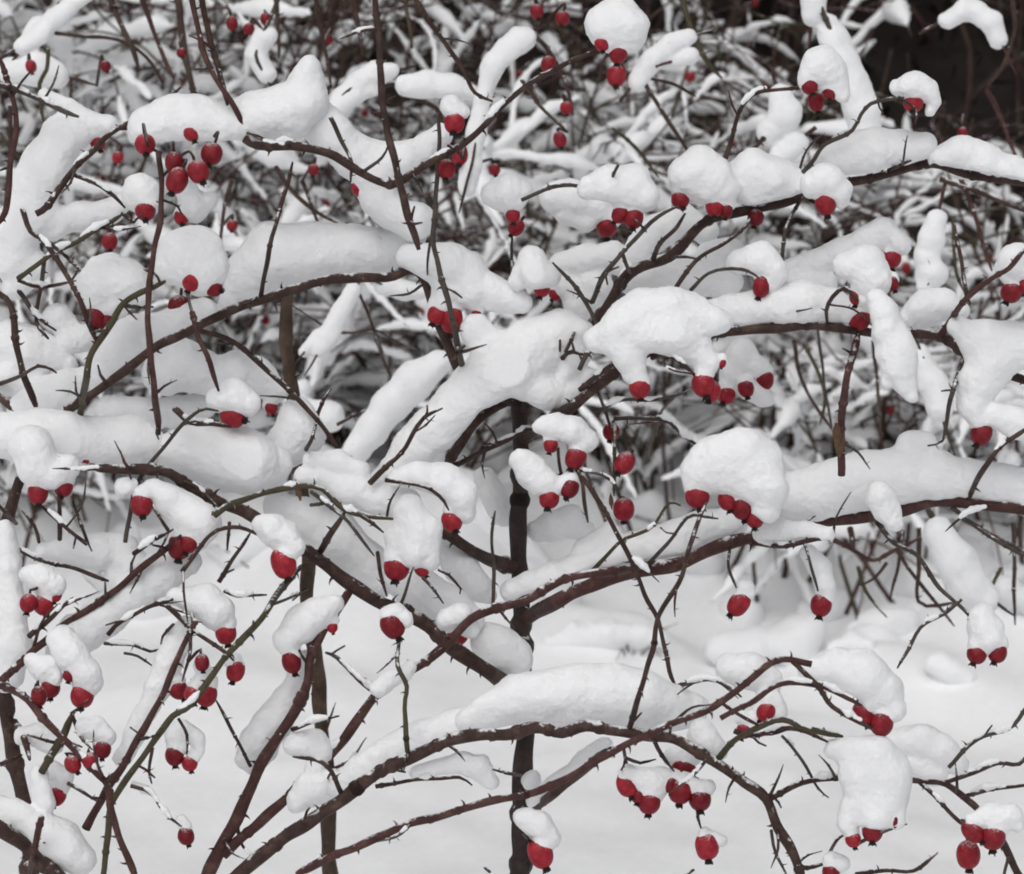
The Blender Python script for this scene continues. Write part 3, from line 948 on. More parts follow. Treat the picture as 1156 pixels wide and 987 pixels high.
capp('soft snow cap over a hip above the horizontal cane', 1.90, ['836,296,14 858,294,17 872,306,14', '866,318,10'])
mound('snow band behind the twigs below the big upper right cane', 2.00, ['720,318,18 750,312,20 790,310,18 820,318,15', '800,290,14 826,284,14'])
mound('snow on the lower side of the upper right cane, behind the thorny twigs', 2.02, ['718,284,14 742,262,17 770,246,16 796,262,14'])
# upper right
capp('snow cap over the hip cluster left of the big upper right cane', 1.90, ['664,212,12 688,206,18 712,212,23 728,222,15'])
mound('snow sheet behind the hips left of the upper right cane', 2.05, ['625,222,15 650,224,17 672,232,17', '640,240,12 660,248,12'])
capp('big round snow dome over two hips at upper right', 1.93, ['776,198,20 790,192,22 806,200,18 818,214,14', '782,210,18 800,212,16'])
mound('double humped snow mound on the upper right cane, right of the round dome', 1.95, ['834,200,17 852,194,22 872,200,21 894,206,17 912,212,12', '846,214,18 880,216,16'],
      cut='800,247 856,231 905,217 960,203')
capp('snow cap over the lone hip hanging below the upper right cane', 1.90, ['918,208,14 932,204,17 946,216,12 950,228,7'])
mound('loaf of snow on the upper right cane, below the top right diagonal branch', 1.95, ['936,180,15 960,172,21 988,169,21 1016,168,18 1042,166,14'], cut='905,216 960,201 1005,190 1045,182 1060,184')
mound('tapering loaf of snow on the upper right cane at the right edge', 1.95, ['1062,180,12 1086,176,18 1112,182,18 1138,191,14 1164,200,10'], cut='1040,182 1100,192 1175,207')
capp('flat mushroom cap of snow over the shrivelled orange hips near the top middle', 1.93, ['558,220,13 572,216,16 588,217,12', '564,226,10 584,226,9'])
capp('largest round snow ball on the hips at the top', 1.88, ['682,28,20 696,22,23 712,30,19', '690,38,18 714,42,13'])
capp('egg shaped snow cap on three hips at the top right', 1.92, ['916,86,13 926,74,18 938,82,17 946,98,9 952,106,6'])
capp('curled snow cap over the hip nearest the top right corner', 1.92, ['1014,98,8 1030,96,14 1044,102,11 1053,116,7 1050,126,5'])
capp('little pointed snow cap on the upper of two hips near the top middle', 1.88, ['512,122,11 522,127,7', '512,116,7'])
capp('snow cap over the hip at the right edge', 1.84, ['1136,304,10 1148,294,16 1162,300,16'])
# middle right
capp('snow loaf on the hips in front of the trunk fork', 1.90, ['612,480,8 628,482,12 646,487,15 662,496,10'])
capp('leaning snow cap on the hip right beside the trunk', 1.90, ['588,522,12 600,532,17 614,545,14 626,552,9'])
capp('largest snow cap, a wide dome over two groups of hips right of centre', 1.84,
     ['790,534,20 812,520,26 838,514,25 858,524,24 866,550,22 864,576,14', '800,530,22 850,540,28'])
mound('thick snow bank on the long bare cane at right', 1.92,
      ['888,560,26 918,560,30 950,548,30 984,543,30 1020,538,30 1056,538,27 1090,542,21 1124,546,21 1170,552,22', '1026,502,13 1044,502,12'],
      cut='850,602 945,583 1010,572 1085,561 1180,575')
mound('small tongue of snow hanging down in front of the long bare cane at right', 1.87, ['994,560,15 1000,578,13 1008,590,8'])
mound('thin snow ridge on the twig under the thick snow bank', 1.88, ['862,602,9 884,600,11 908,601,11 934,604,7'], cut='850,608 880,611 905,609 949,612')
mound('snow along the rising cane right of the trunk, crossed by two thorny canes', 1.94,
      ['576,668,12 602,662,16 628,650,15 656,642,18 684,632,18 712,624,19 738,618,20 764,610,20 792,600,20 826,590,18', '664,618,14 690,600,10'],
      cut='560,690 590,672 640,651 700,638 770,627 830,606 860,600')
capp('thin snow beard above a hanging hip under the thick bank', 1.90, ['914,624,9 926,640,12 930,660,11'])
capp('tiny snow cap on the hip hanging from the rising cane', 1.88, ['840,664,7 842,672,6'])
capp('tower of snow over the pair of hips at the lower right edge', 1.86, ['1106,694,13 1112,710,17 1118,724,14'])
mound('snow beside the left of the trunk, behind the centre fork', 2.06, ['548,540,10 560,560,13 570,584,11'])
mound('snow right of the trunk, under the leaning cap', 2.04, ['606,600,10 622,594,13 642,588,14 660,600,10'])
mound('snow behind the hips under the domed mound right of centre', 2.00, ['826,420,11 838,400,13 856,414,11', '846,440,11 862,448,10'])
# lower centre
mound('largest low snow bank on the arching cane at the bottom middle', 1.83,
      ['530,812,13 556,802,18 584,792,24 614,788,28 650,786,31 688,786,31 724,790,29 756,800,22 786,800,15'],
      cut='480,844 530,827 570,824 605,818 635,824 685,818 735,828 790,832')
mound('narrow snow ridge on the left half of the arching cane', 1.84, ['384,888,13 408,873,17 430,860,18 453,847,18 480,834,18 510,823,18 540,813,17'], cut='345,926 390,896 430,866 480,844 530,827 560,826')
mound('ball of snow on the arching cane right of the thorny crossing', 1.80, ['790,828,13 798,842,15 808,846,10'])
mound('small snow strip hanging under the arching cane left of the trunk', 1.85, ['470,872,6 494,868,9 520,862,12 542,866,12 552,884,8'], cut='430,886 460,881 490,876 518,873 532,884 575,900')
mound('snow clump at the crossing of canes left of the arching ridge', 1.86, ['334,840,13 350,838,14 362,848,11', '336,902,12 352,890,16 376,882,14', '356,866,10'])
capp('slanted snow cap over the hip left of the tan stem', 1.85, ['322,724,13 340,706,17 360,692,16 376,682,9'])
mound('snow along the dark red cane rising from the bottom left', 1.88, ['276,858,9 292,840,18 308,816,19 324,790,14 338,764,9 348,742,7', '286,866,8 300,846,13'])
capp('snow cap on the hip to the left of the sloping cane', 1.84, ['294,592,8 308,598,15 322,606,16 334,618,10'])
capp('snow cap on the hip at the foot of the trunk', 1.84, ['594,924,11 608,932,14 620,946,10'])
capp('snow lump in the middle of the hanging bunch of hips at the bottom', 1.80, ['726,882,12 740,882,13'])
capp('snow crust on the topmost hip of the hanging bottom bunch', 1.82, ['760,852,8 772,852,9 784,858,6'])
capp('thin snow crust on the right hip of the hanging bottom bunch', 1.80, ['784,888,7 798,888,7'])
capp('dab of snow on the lowest single hip at the bottom', 1.80, ['804,944,6 812,950,6'])
mound('snow strip on the cane between the trunk and the hanging bunch', 1.90, ['604,904,8 630,884,9 656,862,11 682,846,11', '598,880,10'], cut='560,938 601,912 640,880 690,842 720,840')
mound('snow specks on the thorny upright twig left of the low bank', 1.84, ['428,778,9 440,768,8 456,760,6 464,750,5'])
capp('snow cap on the single hip hanging below the sloping cane', 1.84, ['446,690,8 456,698,7'])
capp('snow over the hip where the sloping cane meets the rising red cane', 1.86, ['504,700,11 520,696,12 532,706,9'])
# lower left
mound('long snow ridge on the cane rising to the right at lower left', 1.88, ['64,736,14 88,716,18 118,694,20 150,668,22 180,648,21 208,634,16', '80,720,14 100,712,16'])
mound('snow lying on the thin cane above the long lower left ridge', 1.90, ['54,622,11 84,621,16 112,623,17 138,621,16 150,640,17 134,654,14', '100,655,12 110,664,13'], cut='18,616 47,634 87,643 124,680 170,690')
capp('snow slab over the two hips between the lower left ridge and the sloping cane', 1.86, ['172,550,8 190,565,14 211,581,19 226,591,19 220,604,14'])
capp('small snow ball beside the dark hip under the long left mound', 1.86, ['140,549,10 146,548,8'])
capp('rounded snow cap over the hip in the middle of the lower left', 1.84, ['214,676,12 232,680,19 246,692,18 254,704,11', '200,676,9 214,680,12'])
mound('snow clinging to the trunk at the left edge', 1.90, ['6,600,10 10,640,13 12,690,17 14,730,20 6,764,16'])
capp('snow cap over the three hips by the left edge trunk', 1.86, ['34,650,9 48,655,14 62,661,10'])
capp('snow cap over the two hips below the lower left ridge', 1.84, ['40,748,9 50,756,13 60,766,9'])
capp('snow lump over the hips at the foot of the lower left ridge', 1.84, ['68,722,14 82,740,16 94,760,16 102,772,11'])
mound('narrow snow sleeve on the dark red cane at lower left', 1.85, ['212,706,8 202,726,12 190,750,14 177,776,13 166,802,10 152,830,9 138,856,9'])
capp('snow cap over the three lowest hips at lower left', 1.82, ['96,822,9 108,824,11 120,834,8'])
capp('snow cap over the pair of hips between the crossing canes', 1.82, ['196,832,8 206,826,9 220,834,8 222,846,5'])
capp('snow pieces on the hip trio right of the snow sleeve', 1.82, ['226,752,8 232,766,9'])
capp('dab of snow on the lone hip near the bottom left', 1.82, ['206,926,6 212,932,6'])
capp('thin snow on the hip at the end of the short twig at lower left', 1.82, ['258,738,4 266,744,5'])
capp('snow tuft on the small dark hip by the left trunk', 1.84, ['58,872,9 70,880,9'])
mound('snow wedge on the thick cane in the bottom left corner', 1.82, ['-6,912,16 18,926,19 44,940,22 68,952,23 86,968,19', '42,876,9 48,905,11'], cut='-30,908 0,930 30,952 75,988 110,1010')
mound('snow hanging between the left trunk and the green cane', 1.86, ['28,830,10 44,828,12 60,840,11', '36,860,9 40,880,8'])
mound('thin snow on the twig leading to the lone bottom left hip', 1.83, ['150,884,4 162,890,5 170,894,3'])
# bottom right
capp('fat snow pillow over dark hips at the bottom right', 1.74, ['942,846,8 962,849,13 986,858,22 1000,876,25 1000,898,24 990,920,20', '972,878,23 976,902,19', '964,912,15 958,930,10', '1010,912,14 1012,926,9'])
mound('snow mound over the twigs and two hips at right, above the fat pillow', 1.74, ['912,755,11 942,753,18 974,761,24 998,780,20 1010,800,12'],
      cut='880,762 884,766 924,770 961,784 972,792 985,812 1060,830')
mound('snow heap on the forked twigs right of the fat pillow', 1.86, ['1012,838,14 1038,838,20 1064,848,17 1082,862,11', '1030,864,13 1056,872,12'])
mound('soft snow lump behind the long thorny cane end', 1.80, ['826,754,15 846,758,17 868,768,14', '868,788,12 878,802,12', '838,812,8 846,820,8 864,800,10'])
capp('snow cap on the three hips in the bottom right corner', 1.74, ['1100,925,7 1120,920,13 1138,922,12 1146,932,7'])
capp('snow cap on the hip cut off by the bottom edge', 1.76, ['938,970,9 948,974,9'])

for lab_, dd_, ch_ in (('low lump of fallen snow on the ground, behind the mound at lower right', 4.22, ['943,732,8 960,725,11 980,730,9']),
                       ('fallen snow lump on the ground, below the pair of hips at the lower right edge', 4.08, ['1058,748,12 1074,758,13 1092,768,9']),
                       ('wide low hump of snow on the ground, right of the trunk', 4.25, ['622,726,10 650,718,14 690,716,15 722,718,12 746,722,8'])):
    c_ = parse(ch_[0]).mean(0)
    snow('snow_lump', lab_, 'snow lumps on the ground', ground_d(c_[0], c_[1] + 5), ch_)

# ---- snow on the bush just behind (upper part of the picture)
GB = 'snow on the bush just behind'
back = lambda label, d, ch, **k: snow('snow_mound', label, GB, d, ch, autocane='M', h=2.4, **k)
back('thick diagonal snow sleeve hanging from the top right', 2.55, ['934,28,11 942,46,13 952,70,14 964,98,16 974,124,17 978,150,15', '920,-6,13 918,14,12'])
back('snow arch at the top edge in the right corner', 2.7, ['1068,22,8 1086,12,9 1104,14,10 1118,26,10 1128,46,7'])
back('vertical snow streak dropping beside the two hips near the top middle', 2.4, ['590,44,13 572,58,11 556,76,11 544,110,8 538,150,9 532,186,9 526,212,8'])
back('horizontal snow bar under the top edge, left of the two hips', 2.5, ['456,96,9 482,95,12 510,98,12 532,104,7'])
back('slanted snow bar behind the long brown cane at the top', 2.5, ['384,112,10 404,96,12 424,84,12 440,80,8', '380,122,11 400,110,10 416,104,8'])
back('thin snowy branch across the top left corner', 2.5, ['24,52,8 44,40,9 62,22,9 80,8,8 96,-6,7'])
back('snow drift on the branch below the top left corner', 2.6, ['12,80,14 40,78,15 64,84,12', '46,30,12 30,50,10'])
back('snow spray left of the pointed peak at the top', 2.5, ['298,40,12 290,62,11 300,84,9'])
back('curved snow clump right of the largest snow ball', 2.5, ['718,92,9 736,70,10 756,52,10 776,44,7', '750,72,8 778,64,7'])
back('snow fan beside the egg shaped cap, hanging in front of dark wood', 2.5, ['868,150,12 888,130,15 880,108,12', '900,160,12 880,176,10'])
back('snowy hooked branch at the right edge above the right edge hip', 2.5, ['1098,240,14 1106,262,12', '1058,246,8 1052,268,12 1046,290,10 1052,308,14 1046,324,8', '1110,220,14 1136,230,12'])
back('snow column below the drooping snow at right', 2.45, ['1040,400,10 1052,430,14 1062,462,13', '926,400,7 930,430,9 936,462,10'])
back('snow clumps under the thick bank at right', 2.4, ['960,620,14 984,632,18 1006,622,12', '1060,600,15 1078,632,20 1094,662,22 1116,676,14'])
back('snow on low branches at the right edge under the bank', 2.6, ['1130,610,14 1150,622,16', '1136,668,16 1160,680,14', '1030,646,9 1050,672,10'])
back('snowy slope of a fallen branch behind the centre left hollow', 2.5, ['400,510,14 420,486,16 440,456,17 466,430,19 494,412,15'])
back('large shaded snow hump left of the fallen branch', 2.8, ['338,470,20 372,470,16', '340,440,10'])
back('snowy forked twig hanging in the hollow', 2.5, ['398,330,8 384,352,8 372,376,9 360,396,7', '360,378,6 346,396,6', '352,360,6 338,350,5'])
back('snow bar lying on the twig in the hollow', 2.6, ['402,374,7 424,372,8 448,386,7', '430,320,8 456,328,9 476,332,7'])

for d_, r_, p_ in ((2.5, 3.4, '157,-12 170,25 182,60 196,90'), (2.6, 4, '122,-12 135,22 148,52 156,80'), (2.7, 5, '198,-12 205,40 216,85 222,120'), (2.5, 2.6, '62,38 95,40 135,46 165,66 184,95'),
                   (2.4, 2.8, '53,55 52,80 44,95 47,120 53,148'), (2.5, 3, '356,-12 360,15 366,50 373,98'), (2.6, 3.6, '392,-12 403,22 412,62'), (2.7, 3.2, '312,-12 313,30 314,66'), (2.6, 3, '452,-12 460,22 466,55'),
                   (2.5, 3, '288,60 300,30 312,8'), (2.5, 2.6, '372,98 362,110 355,130'), (2.6, 3.4, '455,105 480,115 498,130 500,160'), (2.6, 3, '600,40 620,60 640,95 648,130'), (2.5, 2.8, '590,90 610,120 640,150'),
                   (2.7, 4, '765,-10 780,30 800,70 815,90'), (2.6, 3, '720,85 745,120 770,160 790,200'), (2.6, 2.6, '730,88 760,95 785,108'), (2.7, 2.6, '690,145 720,170 745,200'), (2.8, 3, '1140,-10 1146,30 1135,70 1112,102'),
                   (2.7, 3.2, '1112,102 1128,130 1150,180'), (2.6, 2.6, '260,205 252,240 249,285'), (2.6, 2.6, '340,205 352,235 365,270'), (2.5, 3, '310,190 330,215 360,240 385,255'), (2.6, 2.4, '0,150 20,175 45,185'),
                   (2.5, 3, '10,120 12,170 8,230 10,300'), (2.7, 2.6, '895,385 905,430 940,485'), (2.7, 2.4, '985,385 992,440 994,500'), (2.6, 2.6, '1075,245 1078,300 1090,330'), (2.7, 2.6, '910,390 930,440 925,480')):
    cane('M', d_, p_, r_, r_ * .7, random.choice(['bark', 'thicket_bark', 'red_bark', 'green_bark']), snap=False, thorns=.5)
for r_, p_ in ((5, '1050,575 1058,592 1080,635 1098,656'), (3.2, '1036,596 1037,640 1038,678 1058,683 1082,681'), (2.6, '968,640 975,660 984,676 1002,698'),
               (4, '958,598 964,626'), (3, '1143,590 1145,650 1147,705'), (2.6, '1018,600 1014,640 1006,676'), (2.6, '1130,640 1110,690 1118,720'), (2.4, '1000,636 988,652 970,660'),
               (3, '650,470 660,520 672,560 690,610'), (2.4, '730,520 745,470 770,440'), (2.6, '430,400 415,350 400,320'), (2.4, '470,470 440,420 420,370'), (2.2, '380,480 420,460 470,452')):
    cane('M', 2.55, p_, r_, r_ * .6, random.choice(['bark', 'green_bark', 'grey_bark']), snap=False, thorns=.6)

# ------------------------------------------------------------------ which snow sits on which hip; then build the snow
HIPS = '''164,163,12,D1.82 216,150,9.5 197,184,11,D1.80 239,174,12,D1.80 200,204,12.5,D1.79 224,194,12.5,D1.785 164,238,12 205,245,9 110,161,8.5
513,139,12 521,175,10.5 504,191,10.5 680,49,9 698,60,11 696,86,11 914,97,9.5 921,115,9 937,104,8.5 1031,116,11.5 579,243,8.5 583,257,9
685,256,12 701,241,10 715,246,12 768,226,10.5 807,233,11 820,238,7.5 853,246,9.5 932,229,12 405,213,8.5 1006,292,11 1006,320,8.5 968,334,9.5 970,361,12.5
860,323,10.5 612,325,10 627,332,7.5 217,317,11 240,325,10,A-20 202,347,13 108,357,12.5 120,362,10 65,428,9 263,470,13.5,A-20 306,461,7
494,355,12 510,361,12.5 538,355,6 722,438,12.5 794,434,13 803,442,11 820,446,11 842,438,9.5 863,429,10.5 690,488,10 815,410,5
1108,489,12 96,513,11,A-10 43,556,12 72,550,11 64,526,6 160,570,12.5 203,616,13.5 214,613,11 320,636,14.5 510,588,12.5 448,641,14.5 476,643,8
443,706,13.5 517,716,12.5 329,747,11 375,708,6.5 622,503,8.5 650,517,12 643,551,11 620,563,11.5 705,523,11.5 704,575,12.5 787,560,14 821,565,11 838,573,12.5 852,586,10
834,682,12 927,683,12 1103,738,12 1126,737,11 865,803,11 840,825,9 974,806,11 995,816,14 49,683,11.5 32,681,10 63,672,7 255,715,12 266,757,10.5
201,778,11 218,784,11 233,784,12.5 228,748,8.5 57,777,11 44,786,9 93,785,13.5 79,762,8 116,846,9.5 82,863,9.5 102,859,9.5 65,898,10 197,853,10.5 214,862,9 210,944,9.5
708,886,12,A-70 733,906,13 772,867,12.5 768,893,13.5 790,903,13 756,885,9 798,955,14 721,898,9 610,963,14.5 985,938,12 963,948,9 1008,925,7 1093,965,14 1121,945,14 1098,939,11 938,985,10
1142,330,12.5 1154,322,9 35,75,6.5,D2.5 119,75,6.5,D2.5 262,27,6.5,D2.5 281,33,6.5,D2.5 635,21,8.5,D2.4 606,13,7.5,D2.4 619,73,8.5,D2.4 639,122,7,D2.5 632,158,7.5,D2.5 558,192,6.5,D2.5 354,192,6.5,D2.5 133,178,6.5,D2.5 124,273,9,D2.1 262,255,6.5,D2.5 300,22,6,D2.5 1087,150,6,D2.6 205,60,6,D2.5 370,45,6,D2.6'''.split()
NSNOW = len(SNOW)
st_ = random.getstate()
random.seed(5)
SA_ = np.array(SNOW)
by = {}
for q in SAMPLES:
    by.setdefault(q[5], []).append(q)
nd, tries = 0, 0
keys = [k for k in by if by[k][0][3] != 'M' and len(by[k]) > 5]
while nd < 85 and tries < 3000:
    tries += 1
    c_ = by[random.choice(keys)]
    n_ = random.randint(2, 5)
    if len(c_) < n_ + 3: continue
    i_ = random.randrange(1, len(c_) - n_ - 1)
    seg = c_[i_:i_ + n_]
    dx, dy = seg[-1][0] - seg[0][0], seg[-1][1] - seg[0][1]
    if abs(dy) > 1.3 * abs(dx) or not (10 < seg[0][0] < 1146 and 20 < seg[0][1] < 975) or seg[0][4] > 6.5: continue
    m_ = seg[len(seg) // 2]
    if (np.hypot(SA_[:, 0] - m_[0], SA_[:, 1] - m_[1]) < SA_[:, 2] + 4).any(): continue
    r_ = random.uniform(2.0, 4.6) * (.7 + .06 * seg[0][4])
    e_ = np.sin(np.linspace(.5, math.pi - .5, n_))
    snow('snow_dab', 'small dab of snow stuck on the upper side of a thin bare cane', 'small dabs of snow on thin canes', m_[2] - .0005,
         [' '.join('%.1f,%.1f,%.1f' % (q[0], q[1] - q[4] * .75 - r_ * w * .35, max(r_ * w * random.uniform(.7, 1.2), 1.4)) for q, w in zip(seg, e_))], rough=.35, h=1.1)
    SA_ = np.vstack([SA_, [m_[0], m_[1], 10, 0]])
    nd += 1
random.setstate(st_)
HIP_D = {}
for n_, hs_ in enumerate(HIPS):
    f = hs_.split(',')
    x, y, r = map(float, f[:3])
    if any(e[0] == 'D' for e in f[3:]):
        continue
    best = None
    for sp in SPECS:
        if sp['autocane'] or sp['name'] in ('snow_lump', 'snow_dab'):
            continue
        for C in sp['A']:
            for p in C:
                if p[3]: continue
                e = math.hypot(p[0] - x, p[1] - y)
                if e < p[2] + 1.5 * r and p[1] < y + 3:
                    sc_ = e - p[2] + (0 if sp['name'] == 'snow_clump' else 5)
                    if best is None or sc_ < best[0]:
                        best = (sc_, sp, p, e)
    if best:
        sp, p, e = best[1:]
        q = -0.8 * math.sqrt(max(p[2] ** 2 - e ** 2, 0)) - 2.0
        HIP_D[n_] = sp['d'] + q * sp['d'] / F
        o_ = random.uniform(.62, 1.0)
        sp['A'].append(np.array([[p[0], p[1], p[2] * .8, 0], [x + random.uniform(-.1, .3) * r, y - o_ * r, random.uniform(.68, .88) * r, q + 3.0]]))
for sp in SPECS:
    build_snow(**sp)

# ------------------------------------------------------------------ hips
def lathe(prof, n):
    V, Fc = [], []
    for z, r in prof:
        for k in range(n):
            a = 2 * math.pi * k / n
            V.append((r * math.cos(a), r * math.sin(a), z))
    for i in range(len(prof) - 1):
        for k in range(n):
            k2 = (k + 1) % n
            Fc.append((i * n + k, i * n + k2, (i + 1) * n + k2, (i + 1) * n + k))
    Fc.append(tuple(range(n))[::-1])
    Fc.append(tuple((len(prof) - 1) * n + k for k in range(n)))
    return V, Fc


def make_mesh(name, V, Fc, mat):
    me = bpy.data.meshes.new(name)
    me.from_pydata([tuple(map(float, v)) for v in V], [], Fc)
    me.polygons.foreach_set('use_smooth', [True] * len(me.polygons))
    me.materials.append(mat)
    return me


HIPM, CALM = [], []
for v in range(6):
    el = (1.02, 1.12, 1.2, 1.06, 1.28, 1.1)[v]
    prof = []
    for i in range(15):
        t = math.pi * i / 14
        z = -math.cos(t) * el
        r = math.sin(t) ** (0.9 if z > 0 else 0.8)
        if z < 0:
            r *= 1 - 0.08 * (z / el) ** 2
        prof.append((z, max(r, 0.10)))
    prof.insert(0, (-el * 1.05, 0.24))
    V, Fc = lathe(prof, 18)
    V = np.array(V)
    V *= (1 + 0.035 * vnoise(V * 1.6 + v * 5))[:, None]
    HIPM.append(make_mesh('rose_hip', V, Fc, M['hip']))
    B = Bag()
    V, Fc = lathe([(-el * 1.28, 0.10), (-el * 1.26, 0.24), (-el * 1.1, 0.32), (-el * 0.98, 0.30), (-el * .95, .1)], 12)
    B.add(V, Fc)
    for k in range(5):
        a = k * 1.2566 + v
        L = random.uniform(.08, .32)
        c = np.array((math.cos(a), math.sin(a), 0)); dz = np.array((0, 0, 1.0))
        p0 = c * .24 - dz * el * 1.12
        B.add(*tube([p0, p0 + c * L * .4 - dz * L * .5, p0 + c * L * .55 - dz * L], [.11, .07, .02], 5))
    CALM.append(make_mesh('calyx', B.verts(), B.f, M['calyx']))

SNOWA = np.array(SNOW)[:NSNOW]
NH = 0
for hs_ in HIPS:
    f = hs_.split(',')
    x, y, r = map(float, f[:3])
    dfix, ang = None, None
    for e in f[3:]:
        if e[0] == 'D': dfix = float(e[1:])
        if e[0] == 'A': ang = float(e[1:])
    dist = np.hypot(SNOWA[:, 0] - x, SNOWA[:, 1] - y)
    near = nearest(x, y, 45)
    inside = dist < SNOWA[:, 2] + 0.9 * r
    if dfix:
        d = dfix
    elif NH in HIP_D:
        d = HIP_D[NH]
    else:
        if inside.any():
            c = SNOWA[inside]; di = dist[inside]
            qf = -np.sqrt(np.maximum(c[:, 2] ** 2 - di ** 2, 0))
            d = (c[:, 3] + (qf * 0.7 - 1.5) * c[:, 3] / F).min()
            if near and abs(near[2] - d) < 0.06:
                d = min(d, near[2] - 2 * d / F)
        else:
            d = near[2] if near else 1.86
    bush = 'M' if dfix and dfix > 2.05 else near[3] if near else ('A' if x > 430 else 'B')
    bo, L = BUSH[bush]['o'], BUSH[bush]['L']
    p = at(x, y, d)
    if ang is None:
        ang = -90 + random.gauss(0, 16)
    tow = random.uniform(-0.15, 0.55)
    cal = RGT * math.cos(R(ang)) + UPV * math.sin(R(ang)) - FWD * tow      # where the calyx points
    zax = Vector(-cal).normalized()
    qt = Vector((0, 0, 1)).rotation_difference(zax)
    v = NH % 6
    NH += 1
    s = r * d / F * random.uniform(.97, 1.03)
    mt = Matrix.LocRotScale(Vector(p - L), qt @ Quaternion((0, 0, 1), random.uniform(0, 6)), Vector((s, s, s)))
    h = bpy.data.objects.new('rose_hip', HIPM[v]); col.objects.link(h)
    h.parent = bo; h.matrix_local = mt
    c = bpy.data.objects.new('calyx', CALM[v]); col.objects.link(c)
    c.parent = h
    # stalk to the nearest cane
    top_p = np.array(p) + np.array(zax) * s * 1.0
    if near and dfix and abs(near[2] - dfix) > .12:
        near = None
    far_ = near is not None and math.hypot(near[0] - x, near[1] - y) > 20
    if near and NH - 1 not in HIP_D and not (dfix is None and inside.any() and far_):
        e = at(near[0], near[1], near[2])
    elif NH - 1 in HIP_D or (dfix is None and inside.any()):
        e = at(x + random.uniform(-3, 3), y - r * .8, d + 1.3 * r * d / F)
    else:
        e = at(x + random.uniform(-6, 6), y - 20, d + .02)
    dl = np.linalg.norm(e - top_p)
    m1 = top_p + np.array(zax) * min(dl * .45, s * 1.2)
    cv = catmull(np.array([top_p - np.array(zax) * s * .15, m1, e]), 0.004)
    V, Fc = tube(cv, np.linspace(1.7, 2.0, len(cv)) * d / F, 6)
    inv = mt.inverted()
    V = np.array([inv @ Vector(q - L) for q in V])
    st = bpy.data.objects.new('stalk', make_mesh('stalk', V, Fc, M['red_bark'])); col.objects.link(st)
    st.parent = h

# dead leaf hanging on the red cane at right
def leaf(bush, x, y, d, L, ang):
    p = at(x, y, d)
    V, Fc = [], []
    for i in range(7):
        t = i / 6
        w = math.sin(math.pi * t) ** .8 * .10 + .02 + random.uniform(-.02, .03)
        for k in (-1, -.4, .4, 1):
            V.append((k * w * L, .18 * L * abs(k) * w + 0.06 * L * math.sin(t * 5), (t - .5) * L))
    for i in range(6):
        for k in range(3):
            a = i * 4 + k
            Fc.append((a, a + 1, a + 5, a + 4))
    V = np.array(V)
    V2 = V.copy(); V2[:, 1] += 0.0006
    nV = len(V)
    Fc = Fc + [tuple(i + nV for i in f[::-1]) for f in Fc]
    V = np.vstack([V, V2])
    ca, sa = math.cos(R(ang)), math.sin(R(ang))
    V = np.stack([V[:, 0] * ca - V[:, 2] * sa, V[:, 1], V[:, 0] * sa + V[:, 2] * ca], -1)
    o = mesh_obj('leaf', V + p, Fc, M['leaf'], BUSH[bush]['o'], BUSH[bush]['L'])
    o['label'] = 'withered brown leaf'
leaf('A', 945, 494, 1.845, 0.022, 5)
leaf('A', 950, 506, 1.84, 0.016, -12)
leaf('A', 337, 555, 1.83, 0.014, 10)
leaf('A', 690, 566, 1.86, 0.013, 5)

# ------------------------------------------------------------------ the thicket behind
HIP_SMALL = HIPM


def sim(p, dv, n, step, grav, wob):
    P = [np.array(p, float)]
    dv = np.array(dv, float); dv /= np.linalg.norm(dv)
    for i in range(n):
        dv = dv + np.array((0, 0, -grav)) + rng.normal(size=3) * wob
        dv /= np.linalg.norm(dv)
        q = P[-1] + dv * step
        if q[2] < 0.03 and i > 2:
            break
        P.append(q)
    return np.array(P)


def snow_on(B, P, r, prob):
    """lumpy snow along the upper side of a twig"""
    n = len(P)
    if n < 3:
        return
    i = 0
    while i < n - 2:
        if random.random() > prob:
            i += 2; continue
        m = min(n - i, random.randint(3, 10))
        seg = P[i:i + m]
        i += m
        if len(seg) < 3:
            continue
        t0 = seg[-1] - seg[0]
        flat = math.hypot(t0[0], t0[1]) / (np.linalg.norm(t0) + 1e-9)
        k = (len(seg) - 1) * 4 + 1
        u = np.linspace(0, len(seg) - 1, k)
        C = np.stack([np.interp(u, np.arange(len(seg)), seg[:, a]) for a in range(3)], -1)
        e = np.linspace(0, 1, k)
        rr = r * (0.35 + 0.8 * flat ** 2) * random.uniform(.6, 1.5) * (np.sin(math.pi * e) ** 0.45 * .9 + .08) * (1 + .25 * np.sin(e * random.uniform(6, 16) + random.uniform(0, 6)))
        rr = np.maximum(rr, r * .06)
        C[:, 2] += rr * (0.3 + 0.55 * flat)
        V, Fc = tube(C, rr, 9)
        q = V / r
        V = V + np.stack([vnoise(q * 1.1), vnoise(q * 1.1 + 17), vnoise(q * 1.1 + 31)], -1) * r * .32 + np.stack([vnoise(q * 3), vnoise(q * 3 + 17), vnoise(q * 3 + 31)], -1) * r * .10
        B.add(V, Fc)


